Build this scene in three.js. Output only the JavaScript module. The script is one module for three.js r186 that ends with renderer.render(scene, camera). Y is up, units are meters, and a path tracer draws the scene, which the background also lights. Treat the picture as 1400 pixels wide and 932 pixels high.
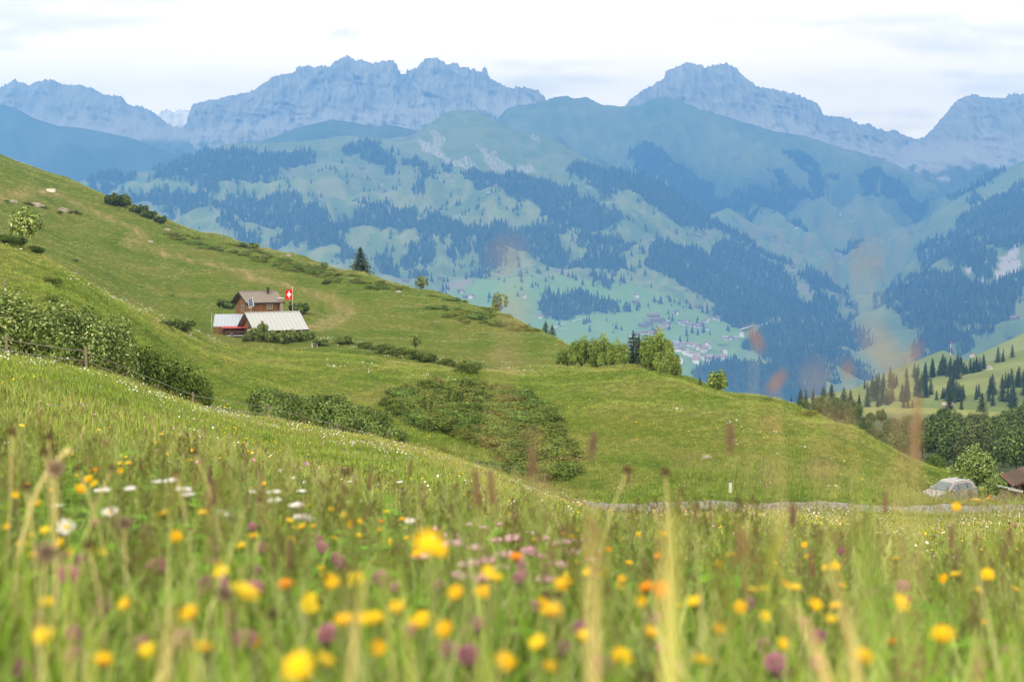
import * as THREE from 'three';
import { mergeGeometries } from 'three/addons/utils/BufferGeometryUtils.js';
import { createNoise2D, createNoise3D } from 'simplex-noise';

// ---------------------------------------------------------------- camera, sky, sun, haze, exposure
const F = 1944, CX = 700, CY = 466, HORIZON = 345;              // lens in pixels of the 1400 x 932 photograph
const PITCH = Math.atan((CY - HORIZON) / F);
const scene = new THREE.Scene();
const camera = new THREE.PerspectiveCamera(2 * Math.atan(CY / F) * 180 / Math.PI, 1024 / 681, 0.05, 40000);
camera.position.set(0, 0, 0);
camera.rotation.x = -PITCH;
camera.focus = 75;
camera.userData.fStop = 4.6;
camera.updateMatrixWorld();
scene.add(camera);

const rngOf = (seed) => () => { seed |= 0; seed = seed + 0x6D2B79F5 | 0; let t = Math.imul(seed ^ seed >>> 15, 1 | seed); t = t + Math.imul(t ^ t >>> 7, 61 | t) ^ t; return ((t ^ t >>> 14) >>> 0) / 4294967296; };
const rnd = rngOf(7), n2 = createNoise2D(rngOf(11)), n3 = createNoise3D(rngOf(12));
const clamp = (x, a, b) => x < a ? a : x > b ? b : x, mix = (a, b, t) => a + (b - a) * t;
const smooth = (a, b, x) => { const t = clamp((x - a) / (b - a), 0, 1); return t * t * (3 - 2 * t); };
const fbm = (x, y, o = 4) => { let s = 0, a = 0.5; for (let k = 0; k < o; k++) { s += a * n2(x, y); x = x * 2.03 + 17.1; y = y * 2.03 - 9.7; a *= 0.5; } return s; };
const ridged = (x, y, o = 4) => { let s = 0, a = 0.5; for (let k = 0; k < o; k++) { s += a * (1 - Math.abs(n2(x, y))); x = x * 2.1 + 5.3; y = y * 2.1 + 8.1; a *= 0.5; } return s; };
const R = (a, b) => a + (b - a) * rnd();

// a pixel of the photograph and a distance along the view -> a point of the place
function pt(px, py, d) {
  const X = (px - CX) / F, Y = -(py - CY) / F, c = Math.cos(PITCH), s = Math.sin(PITCH);
  const y = Y * c - s, z = -Y * s - c, k = d / -z;
  return new THREE.Vector3(X * k, y * k, -d);
}

{ // thin high overcast: white and bright towards the horizon, bluer overhead, streaky
  const W = 3072, H = 1024, a = new Float32Array(W * H * 4);
  const spot = pt(470, 44, 1).normalize();
  for (let j = 0; j < H; j++) {
    const el = ((j + 0.5) / H - 0.5) * Math.PI, y = Math.sin(el), cy = Math.cos(el);
    for (let i = 0; i < W; i++) {
      const az = ((i + 0.5) / W - 0.5) * 2 * Math.PI, x = Math.cos(az) * cy, z = Math.sin(az) * cy;
      const yy = Math.max(y, 0), t = Math.pow(yy, 0.42);
      let r = mix(4.0, 1.05, t), g = mix(3.0, 1.06, t), b = mix(1.62, 0.98, t);
      if (y > -0.02) {
        const k = 1 / (yy + 0.11), X = x * k, Z = z * k;
        const c = fbm(X * 0.5 + 3.1, Z * 1.3 + 0.4, 6) + 0.5 * fbm(X * 2.3 + 9, Z * 6.0, 5);
        const grey = smooth(0.02, 0.62, c) * 0.24 - smooth(0.0, 0.6, -c) * 0.04;
        r *= 1 - grey * 1.12; g *= 1 - grey; b *= 1 - grey * 0.8;
        const dx = (x * spot.z - z * spot.x) / 0.0125, dy = (y - spot.y + 0.0006 * Math.cos(dx * 2.2)) / 0.0034;
        const m = Math.exp(-(dx * dx + dy * dy) * 0.9) * (x * spot.x + z * spot.z > 0 ? 1 : 0) * (0.8 + 0.5 * n2(x * 420, y * 900));
        r *= 1 - 0.42 * m; g *= 1 - 0.38 * m; b *= 1 - 0.3 * m;
      }
      const o = (j * W + i) * 4; a[o] = r; a[o + 1] = g; a[o + 2] = b; a[o + 3] = 1;
    }
  }
  const sky = new THREE.DataTexture(a, W, H, THREE.RGBAFormat, THREE.FloatType);
  sky.mapping = THREE.EquirectangularReflectionMapping; sky.magFilter = THREE.LinearFilter; sky.needsUpdate = true;
  scene.background = sky; scene.environment = sky;
}
const sun = new THREE.DirectionalLight(0xfff6ea, 2.3);
sun.position.set(-260, 430, 190); sun.target.position.set(0, -10, -120);
sun.castShadow = true; sun.shadow.radius = 14; sun.shadow.mapSize.set(4096, 4096);
Object.assign(sun.shadow.camera, { left: -400, right: 400, top: 400, bottom: -400, near: 1, far: 1500 });
scene.add(sun, sun.target);
scene.fog = new THREE.FogExp2(new THREE.Color().setRGB(0.115, 0.365, 1.0), 0.000162);
const renderer = new THREE.WebGLRenderer({ antialias: true });
renderer.toneMapping = THREE.LinearToneMapping;
renderer.toneMappingExposure = 1.23;
renderer.shadowMap.enabled = true;

// ---------------------------------------------------------------- helpers
const taken = new Map();
function numbered(name) { const n = taken.get(name) ?? 0; taken.set(name, n + 1); return n ? `${name}_${String(n).padStart(3, '0')}` : name; }
function shade(o) { o.traverse((m) => { if (m.isMesh) { m.castShadow = true; m.receiveShadow = true; } }); return o; }
function tag(o, label, category, group, kind) { Object.assign(o.userData, { label, category }); if (group) o.userData.group = group; if (kind) o.userData.kind = kind; return o; }
function top(o, name, label, category, group, kind) { o.name = numbered(name); scene.add(o); shade(o); return tag(o, label, category, group, kind); }
function ground(o, name) { o.name = numbered(name); o.userData.kind = 'structure'; scene.add(o); o.receiveShadow = true; o.castShadow = true; return o; }
function part(name, geo, mat, parent) { const m = new THREE.Mesh(geo, mat); m.name = name; parent.add(m); return m; }
const C = (r, g, b) => new THREE.Color().setRGB(r, g, b);
const leafy = (o = {}) => new THREE.MeshPhysicalMaterial({ vertexColors: true, roughness: 0.85, specularIntensity: 0.25, color: C(1, 1, 1), ...o });
const std = (r, g, b, roughness = 0.9, more = {}) => new THREE.MeshStandardMaterial({ color: C(r, g, b), roughness, ...more });
function poly(pts, x) { // y of a polyline at x
  if (typeof pts === 'number') return pts;
  let k = 0; if (x <= pts[0][0]) return pts[0][1];
  while (k < pts.length - 1 && pts[k + 1][0] < x) k++;
  if (k >= pts.length - 1) return pts[pts.length - 1][1];
  const [a, b] = [pts[k], pts[k + 1]]; return mix(a[1], b[1], (x - a[0]) / (b[0] - a[0]));
}
function inside(p, x, y) { let r = false; for (let i = 0, j = p.length - 1; i < p.length; j = i++) { const a = p[i], b = p[j]; if ((a[1] > y) !== (b[1] > y) && x < (b[0] - a[0]) * (y - a[1]) / (b[1] - a[1]) + a[0]) r = !r; } return r; }
function gridGeo(nu, nv, P, col, uv) {
  const g = new THREE.BufferGeometry(), idx = new Uint32Array((nu - 1) * (nv - 1) * 6); let o = 0;
  for (let j = 0; j < nv - 1; j++) for (let i = 0; i < nu - 1; i++) { const a = j * nu + i; idx[o++] = a; idx[o++] = a + 1; idx[o++] = a + nu; idx[o++] = a + 1; idx[o++] = a + nu + 1; idx[o++] = a + nu; }
  g.setAttribute('position', new THREE.BufferAttribute(P, 3)); g.setIndex(new THREE.BufferAttribute(idx, 1));
  if (col) g.setAttribute('color', new THREE.BufferAttribute(col, 3));
  if (uv) g.setAttribute('uv', new THREE.BufferAttribute(uv, 2));
  g.computeVertexNormals(); return g;
}
// ---------------------------------------------------------------- where woods stand across the valley: outlines in pixels of the photograph
const Z = (x0, y0, k, list) => list.map(([x, y]) => [x0 + x / k, y0 + y / k]);
const A = (l) => Z(120, 180, 4, l), B = (l) => Z(420, 180, 4, l), D3 = (l) => Z(620, 200, 3.883, l), E4 = (l) => Z(850, 240, 3.883, l), E5 = (l) => Z(950, 400, 4, l), F6 = (l) => Z(1150, 200, 3.328, l), M3 = (l) => Z(880, 60, 2.692, l);
const woods = [
  A([[0, 270], [40, 235], [120, 218], [260, 235], [240, 265], [120, 305], [60, 325], [0, 315]]),
  A([[350, 215], [420, 180], [520, 150], [640, 115], [760, 110], [900, 105], [940, 125], [1040, 120], [1100, 135], [1230, 115], [1230, 160], [1160, 190], [1080, 215], [990, 245], [900, 265], [860, 295], [760, 320], [700, 315], [640, 300], [560, 300], [440, 305], [360, 290], [340, 270], [400, 235]]),
  A([[130, 350], [220, 340], [300, 330], [420, 325], [560, 330], [700, 330], [720, 350], [640, 385], [580, 410], [440, 450], [320, 410], [260, 380]]),
  A([[610, 420], [680, 415], [685, 450], [640, 475], [605, 465]]),
  A([[720, 400], [740, 370], [830, 350], [940, 370], [1040, 390], [1120, 400], [1180, 430], [1300, 460], [1320, 490], [1400, 480], [1400, 640], [1290, 660], [1180, 640], [1100, 600], [1010, 610], [1000, 590], [1080, 540], [1060, 500], [1000, 490], [930, 500], [880, 460], [800, 470], [740, 460], [680, 480]]),
  A([[700, 520], [780, 500], [880, 560], [950, 580], [920, 600], [740, 550]]), A([[900, 265], [960, 262], [1060, 268], [1140, 280], [1060, 300], [920, 295]]),
  B([[300, 120], [400, 120], [490, 150], [480, 180], [480, 220], [400, 190], [320, 160]]), B([[510, 180], [560, 175], [640, 195], [710, 215], [700, 230], [620, 235], [530, 210]]), B([[735, 195], [790, 210], [780, 235], [735, 220]]),
  B([[180, 85], [260, 65], [400, 75], [420, 100], [330, 100], [200, 110]]),
  B([[0, 440], [100, 460], [130, 490], [220, 470], [330, 460], [420, 450], [440, 380], [580, 400], [590, 470], [650, 500], [660, 440], [720, 390], [740, 460], [830, 490], [950, 490], [980, 540], [860, 570], [800, 600], [740, 650], [700, 620], [580, 580], [500, 600], [480, 550], [330, 560], [150, 600], [120, 670], [60, 680], [0, 660]]),
  B([[510, 650], [560, 630], [680, 630], [700, 720], [650, 720], [520, 690]]), B([[360, 660], [440, 620], [460, 680], [440, 690], [490, 740], [490, 790], [430, 780], [380, 760]]), B([[180, 740], [200, 660], [250, 640], [240, 730]]), B([[555, 755], [590, 740], [650, 755], [640, 785], [560, 785]]), B([[890, 795], [990, 785], [990, 830], [920, 825]]), B([[580, 335], [650, 305], [640, 345], [600, 358]]), B([[300, 440], [330, 420], [370, 440], [360, 465]]),
  B([[770, 640], [860, 610], [900, 680], [790, 700]]), B([[900, 620], [1000, 600], [1090, 690], [1080, 720], [980, 725], [930, 690]]),
  D3([[600, 115], [700, 80], [760, 115], [900, 155], [920, 235], [880, 270], [780, 290], [780, 255], [700, 195], [620, 155]]),
  D3([[790, 120], [900, 140], [1000, 155], [1100, 195], [1250, 300], [1359, 380], [1359, 430], [1280, 412], [1200, 372], [1120, 342], [1040, 302], [920, 245], [880, 180]]),
  D3([[20, 155], [120, 140], [240, 155], [400, 170], [540, 185], [640, 235], [690, 295], [760, 325], [900, 385], [910, 420], [780, 412], [700, 405], [560, 415], [480, 395], [430, 305], [340, 305], [270, 285], [250, 245], [120, 238], [70, 195]]),
  D3([[0, 400], [130, 410], [250, 380], [350, 445], [370, 395], [480, 430], [560, 415], [630, 445], [620, 480], [540, 500], [580, 540], [620, 560], [600, 600], [560, 605], [480, 600], [440, 560], [300, 500], [280, 600], [180, 620], [90, 570], [100, 520], [0, 590]]),
  D3([[660, 420], [740, 440], [760, 470], [840, 450], [900, 470], [940, 500], [950, 560], [900, 595], [920, 650], [850, 700], [820, 670], [720, 660], [610, 635], [680, 580], [750, 560], [640, 520], [690, 480]]),
  D3([[1020, 650], [1040, 590], [1130, 600], [1190, 570], [1359, 580], [1359, 820], [1280, 790], [1250, 740], [1150, 690], [1060, 690]]), D3([[440, 815], [480, 790], [560, 815], [640, 805], [740, 805], [870, 850], [860, 900], [760, 892], [600, 910], [480, 882]]), D3([[700, 695], [740, 690], [800, 718], [850, 735], [840, 757], [780, 742]]), D3([[915, 475], [975, 490], [975, 510], [930, 500]]), D3([[640, 800], [690, 790], [700, 830], [650, 840]]),
  E4([[0, 20], [60, 45], [180, 112], [330, 175], [450, 225], [600, 293], [700, 355], [860, 433], [950, 482], [880, 470], [760, 420], [690, 400], [680, 370], [560, 320], [420, 250], [300, 215], [170, 170], [60, 100]]),
  E4([[130, 505], [150, 450], [200, 430], [290, 420], [400, 420], [480, 410], [490, 345], [560, 335], [620, 365], [700, 440], [820, 505], [900, 555], [910, 600], [980, 675], [1060, 650], [1150, 705], [1130, 745], [1000, 765], [870, 770], [860, 762], [620, 805], [560, 785], [490, 725], [480, 675], [380, 625], [330, 575], [240, 545], [180, 555]]),
  E4([[950, 520], [1000, 500], [1100, 540], [1200, 630], [1220, 655], [1130, 605], [1040, 625], [960, 565]]),
  E5([[250, 285], [330, 230], [400, 185], [700, 140], [850, 130], [1020, 170], [1100, 208], [1160, 205], [1260, 215], [1240, 300], [1150, 420], [1000, 560], [800, 640], [400, 660], [260, 620], [180, 530], [0, 480], [0, 430], [120, 385], [200, 358], [400, 395], [430, 385], [340, 335]]),
  E5([[640, 60], [760, 60], [790, 110], [660, 110]]), E5([[830, 60], [900, 80], [880, 110], [830, 90]]), E5([[880, 30], [960, 60], [940, 90], [890, 70]]), E5([[1050, 70], [1100, 90], [1080, 110], [1050, 100]]),
];
const gorgeWoods = [
  F6([[330, 460], [480, 400], [600, 300], [700, 250], [832, 160], [1000, 100], [1000, 450], [832, 450], [760, 465], [660, 465], [640, 545], [600, 562], [500, 562], [380, 555], [340, 535], [380, 512], [350, 492]]),
  F6([[140, 700], [270, 612], [350, 580], [440, 600], [480, 606], [540, 575], [560, 620], [620, 600], [660, 640], [800, 600], [1000, 570], [1000, 650], [832, 655], [700, 735], [600, 785], [540, 825], [430, 805], [300, 785], [200, 745]]),
  F6([[600, 560], [680, 470], [720, 520], [660, 600], [610, 590]]), F6([[700, 640], [800, 620], [900, 560], [1000, 400], [1000, 650], [720, 660]]),
  F6([[540, 825], [700, 705], [832, 655], [800, 725], [770, 790], [660, 802], [580, 812]]), F6([[600, 862], [640, 845], [710, 882], [690, 900], [610, 892]]), F6([[750, 890], [800, 880], [820, 910], [760, 910]]),
  E5([[1160, 205], [1280, 180], [1400, 190], [1440, 240], [1400, 330], [1440, 420], [1250, 450], [1120, 520], [1000, 600], [1150, 420], [1240, 300]]),
  F6([[400, 830], [520, 830], [600, 850], [590, 932], [420, 932]]), F6([[480, 235], [580, 195], [640, 150], [700, 115], [750, 92], [700, 150], [600, 210], [500, 245]]), F6([[580, 245], [610, 205], [640, 240], [600, 265]]),
];
const greenWoods = [
  M3([[0, 410], [60, 420], [150, 450], [240, 490], [300, 540], [440, 530], [640, 560], [650, 600], [540, 620], [350, 620], [330, 660], [300, 640], [200, 610], [100, 550], [0, 490]]), M3([[-60, 390], [0, 405], [80, 500], [-20, 470]]), M3([[515, 415], [590, 432], [650, 472], [672, 540], [640, 552], [570, 500]]), M3([[470, 480], [500, 500], [560, 560], [500, 560]]),
  M3([[790, 500], [850, 480], [920, 500], [1000, 550], [1080, 580], [1060, 620], [1010, 640], [960, 600], [880, 570], [800, 530]]), M3([[460, 655], [530, 640], [620, 690], [600, 700], [540, 670]]), M3([[700, 730], [760, 705], [840, 690], [780, 720], [700, 745]]), M3([[670, 480], [720, 500], [700, 510]]), M3([[380, 630], [430, 630], [420, 645], [380, 642]]),
];
const boxed = (list) => list.map((q) => [q, Math.min(...q.map((p) => p[0])) - 5, Math.max(...q.map((p) => p[0])) + 5, Math.min(...q.map((p) => p[1])) - 4, Math.max(...q.map((p) => p[1])) + 4]);
const woodsB = boxed(woods), gorgeB = boxed(gorgeWoods), greenB = boxed(greenWoods);
// ragged wood edges and clearings
const woodEdge = (px, py) => [px + 4.2 * n2(px * 0.1, py * 0.1) + 2.4 * n2(px * 0.33, py * 0.33), py + 2.4 * n2(px * 0.1 + 9, py * 0.1) + 1.6 * n2(px * 0.33 + 5, py * 0.33)];
const woodGap = (px, py) => n2(px * 0.07 + 40, py * 0.14) + 0.55 * n2(px * 0.2, py * 0.35 + 7) > 0.6;
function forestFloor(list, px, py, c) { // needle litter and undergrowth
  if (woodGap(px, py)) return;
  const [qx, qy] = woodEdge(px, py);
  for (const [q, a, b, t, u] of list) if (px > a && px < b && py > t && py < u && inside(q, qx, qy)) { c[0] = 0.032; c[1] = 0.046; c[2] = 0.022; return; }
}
// ---------------------------------------------------------------- the near hillside: one sheet from the camera's feet over the house hill to its crest
// control points: pixel column, pixel row, distance (rows of hidden hollows are where the ground dips out of sight)
const EYE = 0.72;
const groundPts = [
  // left edge
  [0, 491, 38], [0, 512, 45], [0, 470, 58], [0, 400, 76], [0, 335, 98], [0, 352, 122], [0, 326, 175], [0, 268, 240], [0, 213, 300], [0, 230, 350], [0, 420, 620],
  [-260, 430, 34], [-260, 450, 44], [-260, 300, 90], [-260, 220, 180], [-260, 110, 320], [-260, 300, 620],
  [117, 516, 42.5], [117, 545, 52], [110, 470, 68], [105, 380, 106], [105, 396, 132], [105, 368, 172], [105, 300, 245], [100, 248, 298], [100, 262, 345], [100, 460, 620],
  [200, 545, 45.5], [200, 572, 56], [205, 500, 78], [200, 430, 119], [200, 444, 138], [200, 418, 168], [200, 350, 225], [200, 287, 282], [200, 300, 325], [200, 500, 620],
  [262, 562, 48.5], [262, 592, 60], [262, 530, 84], [262, 457, 130], [300, 478, 134], [300, 462, 152], [300, 400, 195], [300, 350, 233], [300, 322, 262], [300, 338, 300], [300, 540, 620],
  [366, 581, 54], [366, 612, 66], [366, 562, 84], [366, 505, 110], [366, 474, 141], [375, 463, 152], [390, 436, 172], [400, 400, 203], [400, 347, 246], [400, 365, 285], [400, 560, 620],
  [480, 606, 61], [480, 632, 72], [480, 560, 92], [467, 500, 118], [467, 470, 148], [467, 430, 186], [490, 371, 230], [490, 390, 268], [500, 590, 620],
  [600, 634, 69], [600, 655, 77], [600, 590, 92], [600, 535, 107], [600, 500, 134], [600, 440, 178], [600, 401, 213], [600, 420, 248], [600, 620, 620],
  [700, 653, 76], [700, 664, 82], [700, 600, 95], [700, 530, 114], [700, 500, 136], [700, 470, 160], [700, 431, 192], [700, 455, 225], [700, 660, 620],
  [762, 672, 77], [765, 600, 95], [770, 520, 119], [775, 500, 140], [765, 462, 172], [770, 500, 205], [780, 690, 620],
  [830, 688, 72], [830, 620, 88], [840, 550, 107], [860, 508, 126], [860, 530, 146], [850, 720, 620],
  [930, 700, 63], [930, 690, 69], [930, 668, 76], [930, 620, 89], [930, 570, 103], [930, 521, 120], [930, 545, 138], [930, 740, 620],
  [1050, 702, 62.5], [1050, 689, 69], [1050, 670, 75], [1050, 640, 83], [1050, 600, 96], [1050, 552, 112], [1050, 575, 130], [1050, 760, 620],
  [1167, 703, 62], [1167, 689, 69], [1167, 668, 77], [1167, 632, 92], [1167, 586, 108], [1167, 610, 124], [1167, 780, 620],
  [1300, 705, 62], [1300, 690, 69], [1300, 688, 77], [1300, 694, 92], [1300, 672, 103], [1300, 641, 112], [1300, 668, 128], [1300, 800, 620],
  [1400, 707, 62], [1400, 691, 69], [1400, 689, 76], [1400, 692, 92], [1400, 694, 116], [1400, 810, 620],
  [1650, 730, 62], [1650, 715, 69], [1650, 700, 90], [1650, 740, 130], [1650, 860, 620],
];
const groundNear = [ // x over depth, depth, height
  [-0.36, 1, -0.70], [0, 1, -0.73], [0.36, 1, -0.76], [-0.36, 3, -0.82], [0, 3, -0.96], [0.36, 3, -1.06],
  [-0.36, 6, -1.12], [0, 6, -1.46], [0.36, 6, -1.68], [-0.36, 10, -1.52], [0, 10, -2.16], [0.36, 10, -2.52],
  [-0.36, 20, -2.14], [0, 20, -3.75], [0.36, 20, -4.45], [0, 40, -6.75], [0.36, 40, -7.9], [-0.18, 20, -3.0], [-0.18, 33, -4.6], [0.18, 20, -4.15], [0.18, 40, -7.45],
  [-0.6, 1, -0.66], [-0.6, 10, -0.9], [-0.6, 20, -1.0], [0.6, 1, -0.8], [0.6, 10, -2.9], [0.6, 40, -9.0],
];
const deeper = (d) => d * (1 + 0.33 * smooth(105, 165, d));          // the hut's size puts it at some 200 m
const G = (() => {
  const K = 6, pts = [];
  for (const [px, py, d0] of groundPts) { const d = deeper(d0), p = pt(px, py, d); pts.push([p.x / d * K, Math.log(d), (p.y + EYE) / d]); }
  for (const [u, d, y] of groundNear) pts.push([u * K, Math.log(d), (y + EYE) / d]);
  const n = pts.length, m = n + 3, A = Array.from({ length: m }, () => new Float64Array(m + 1));
  const phi = (r2) => r2 < 1e-12 ? 0 : 0.5 * r2 * Math.log(r2);
  for (let i = 0; i < n; i++) {
    for (let j = 0; j < n; j++) A[i][j] = phi((pts[i][0] - pts[j][0]) ** 2 + (pts[i][1] - pts[j][1]) ** 2) + (i === j ? 0.0004 : 0);
    A[i][n] = A[n][i] = 1; A[i][n + 1] = A[n + 1][i] = pts[i][0]; A[i][n + 2] = A[n + 2][i] = pts[i][1]; A[i][m] = pts[i][2];
  }
  for (let c = 0; c < m; c++) {
    let p = c; for (let r = c + 1; r < m; r++) if (Math.abs(A[r][c]) > Math.abs(A[p][c])) p = r;
    [A[c], A[p]] = [A[p], A[c]];
    for (let r = 0; r < m; r++) if (r !== c) { const k = A[r][c] / A[c][c]; if (k) for (let q = c; q <= m; q++) A[r][q] -= k * A[c][q]; }
  }
  const w = A.map((row, i) => row[m] / row[i]);
  const f = (U, S) => { let s = w[n] + w[n + 1] * U + w[n + 2] * S; for (let i = 0; i < n; i++) { const a = U - pts[i][0], b = S - pts[i][1], r2 = a * a + b * b; if (r2 > 1e-12) s += w[i] * 0.5 * r2 * Math.log(r2); } return s; };
  // tabulate
  const nu = 440, ns = 560, u0 = -0.66, u1 = 0.66, s0 = Math.log(0.35), s1 = Math.log(790), H = new Float32Array(nu * ns);
  for (let j = 0; j < ns; j++) {
    const S = mix(s0, s1, j / (ns - 1)), d = Math.exp(S);
    for (let i = 0; i < nu; i++) {
      const u = mix(u0, u1, i / (nu - 1)), x = u * d, z = -d;
      let y = -EYE + d * f(clamp(u, -0.5, 0.5) * K, Math.max(S, 0));
      const far = smooth(30, 130, d);
      y += 0.035 * smooth(1, 6, d) * n2(x * 0.9, z * 0.9) + 0.09 * smooth(8, 40, d) * n2(x * 0.27 + 5, z * 0.27) + 0.33 * far * n2(x * 0.085 + 2, z * 0.085 - 7) + 0.1 * far * n2(x * 0.4, z * 0.4) + 0.5 * far * n2(x * 0.03 + 9, z * 0.045 + 3);
      H[j * nu + i] = y;
    }
  }
  const at = (x, z) => { // height at a place
    const d = Math.max(-z, 0.36), u = clamp(x / d, u0, u1 - 1e-6), S = clamp(Math.log(d), s0, s1 - 1e-6);
    const a = (u - u0) / (u1 - u0) * (nu - 1), b = (S - s0) / (s1 - s0) * (ns - 1), i = Math.floor(a), j = Math.floor(b), fa = a - i, fb = b - j, q = j * nu + i;
    return mix(mix(H[q], H[q + 1], fa), mix(H[q + nu], H[q + nu + 1], fa), fb);
  };
  return { nu, ns, u0, u1, s0, s1, H, at };
})();
// where the ray of a pixel meets the near hillside (first hit beyond d0)
function hit(px, py, d0 = 1.2, d1 = 760) {
  const e = pt(px, py, 1); let d = d0, prev = d0;
  for (; d < d1; d *= 1.006) { if (e.y * d < G.at(e.x * d, -d)) break; prev = d; }
  let a = prev, b = d; for (let k = 0; k < 14; k++) { const m = (a + b) / 2; if (e.y * m < G.at(e.x * m, -m)) b = m; else a = m; }
  return new THREE.Vector3(e.x * b, G.at(e.x * b, -b), -b);
}
const toPx = (v) => { const c = Math.cos(PITCH), s = Math.sin(PITCH), y = v.y * c - v.z * s, z = v.y * s + v.z * c; return [CX - F * v.x / z, CY + F * y / z]; }; // place -> pixel, for looking up what grows there
// what grows where: colour of the sward at a place
const trackLine = [];
for (const [px, py, d] of [[-40, 268, 240], [40, 262, 252], [75, 262, 258], [130, 290, 246], [195, 318, 232], [178, 336, 218], [215, 343, 213], [250, 352, 208], [300, 364, 204], [345, 380, 196], [400, 392, 192], [440, 403, 188], [462, 413, 184], [472, 425, 179], [462, 437, 172], [440, 446, 166], [424, 452, 161]]) { const p = hit(px, py, d * 1.1); trackLine.push([p.x, p.z]); }
function trackDist(x, z) { let best = 1e9; for (let i = 1; i < trackLine.length; i++) { const [ax, az] = trackLine[i - 1], [bx, bz] = trackLine[i], vx = bx - ax, vz = bz - az, t = clamp(((x - ax) * vx + (z - az) * vz) / (vx * vx + vz * vz), 0, 1), dx = x - ax - t * vx, dz = z - az - t * vz; best = Math.min(best, dx * dx + dz * dz); } return Math.sqrt(best); }
function sward(x, z, out) {
  const d = -z, a = fbm(x * 0.03 + 4, z * 0.03, 3), b = fbm(x * 0.16 - 3, z * 0.16 + 8, 3), c = fbm(x * 0.9, z * 0.9, 2);
  let r = 0.141, g = 0.206, bl = 0.02;                              // fresh meadow
  const step = d > 40 ? smooth(40, 90, d) * (n2(G.at(x, z) * 1.15 + 0.5 * n2(x * 0.05, z * 0.05), x * 0.012 + z * 0.012) + 0.6 * n2(G.at(x, z) * 3.1, x * 0.02 - z * 0.03)) : 0; // grazing steps follow the contours
  const dry = clamp(0.32 + 0.9 * a + 0.5 * b + 0.22 * c + 0.42 * step, 0, 1);       // cured, straw-coloured stems
  r = mix(r, 0.209, dry); g = mix(g, 0.224, dry); bl = mix(bl, 0.044, dry);
  const lush = smooth(0.15, 0.6, -b - 0.4 * a + 0.3 * c);
  r = mix(r, 0.085, lush * 0.75); g = mix(g, 0.150, lush * 0.75); bl = mix(bl, 0.009, lush * 0.75);
  if (d > 140 && x < 0) { const t = trackDist(x, z), rut = smooth(0.75, 0.35, Math.abs(t - 0.95)); const k = Math.max(rut, smooth(3.5, 1.2, t) * 0.35) * (0.7 + 0.5 * n2(x * 0.4, z * 0.4)); r = mix(r, 0.42, k); g = mix(g, 0.33, k); bl = mix(bl, 0.15, k); }
  out[0] = r; out[1] = g; out[2] = bl; return out;
}
function grain(seed, size, lo, hi, oct) { // tileable speckle
  const a = new Uint8Array(size * size * 4), rr = rngOf(seed), n = createNoise3D(rr), n4 = createNoise2D(rngOf(seed + 5));
  for (let j = 0; j < size; j++) for (let i = 0; i < size; i++) {
    let s = 0, w = 0; const A = i / size * Math.PI * 2, B = j / size * Math.PI * 2;
    for (let k = 0; k < oct; k++) { const f = 1.6 * 2 ** k, am = k < 2 ? 0.6 : 1; s += am * n(Math.cos(A) * f + Math.cos(B) * f * 0.73, Math.sin(A) * f + 7 * k, Math.sin(B) * f + Math.cos(B + 1) * 0.4); w += am; }
    const v = clamp(mix(lo, hi, 0.5 + 0.9 * s / w + 0.25 * (rr() - 0.5)), 0, 255); const o = (j * size + i) * 4; a[o] = v * (1 + 0.05 * n4(i * 0.1, j * 0.1)); a[o + 1] = v; a[o + 2] = v * 0.94; a[o + 3] = 255;
  }
  const t = new THREE.DataTexture(a, size, size); t.wrapS = t.wrapT = THREE.RepeatWrapping; t.magFilter = THREE.LinearFilter; t.colorSpace = THREE.SRGBColorSpace; t.needsUpdate = true; return t;
}
const swardTex = grain(31, 512, 170, 262, 6);
{
  const { nu, ns, u0, u1, s0, s1, H } = G, P = new Float32Array(nu * ns * 3), K = new Float32Array(nu * ns * 3), UV = new Float32Array(nu * ns * 2), c = [0, 0, 0];
  for (let j = 0; j < ns; j++) { const d = Math.exp(mix(s0, s1, j / (ns - 1))); for (let i = 0; i < nu; i++) { const q = j * nu + i, x = mix(u0, u1, i / (nu - 1)) * d; P[q * 3] = x; P[q * 3 + 1] = H[q]; P[q * 3 + 2] = -d; UV[q * 2] = x / 9; UV[q * 2 + 1] = d / 9; sward(x, -d, c); K.set(c, q * 3); } }
  ground(new THREE.Mesh(gridGeo(nu, ns, P, K, UV), leafy({ roughness: 1, map: swardTex, bumpMap: swardTex, bumpScale: 0.12 })), 'meadow_ground');
}

// the skyline of the near hillside in a pixel column
function crest(px, d0 = 70, d1 = 620) { const e = pt(px, 466, 1); let best = -9, at = d0; for (let d = d0; d < d1; d *= 1.01) { const t = G.at(e.x * d, -d) / d; if (t > best) { best = t; at = d; } } return new THREE.Vector3(e.x * at, G.at(e.x * at, -at), -at); }
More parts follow.
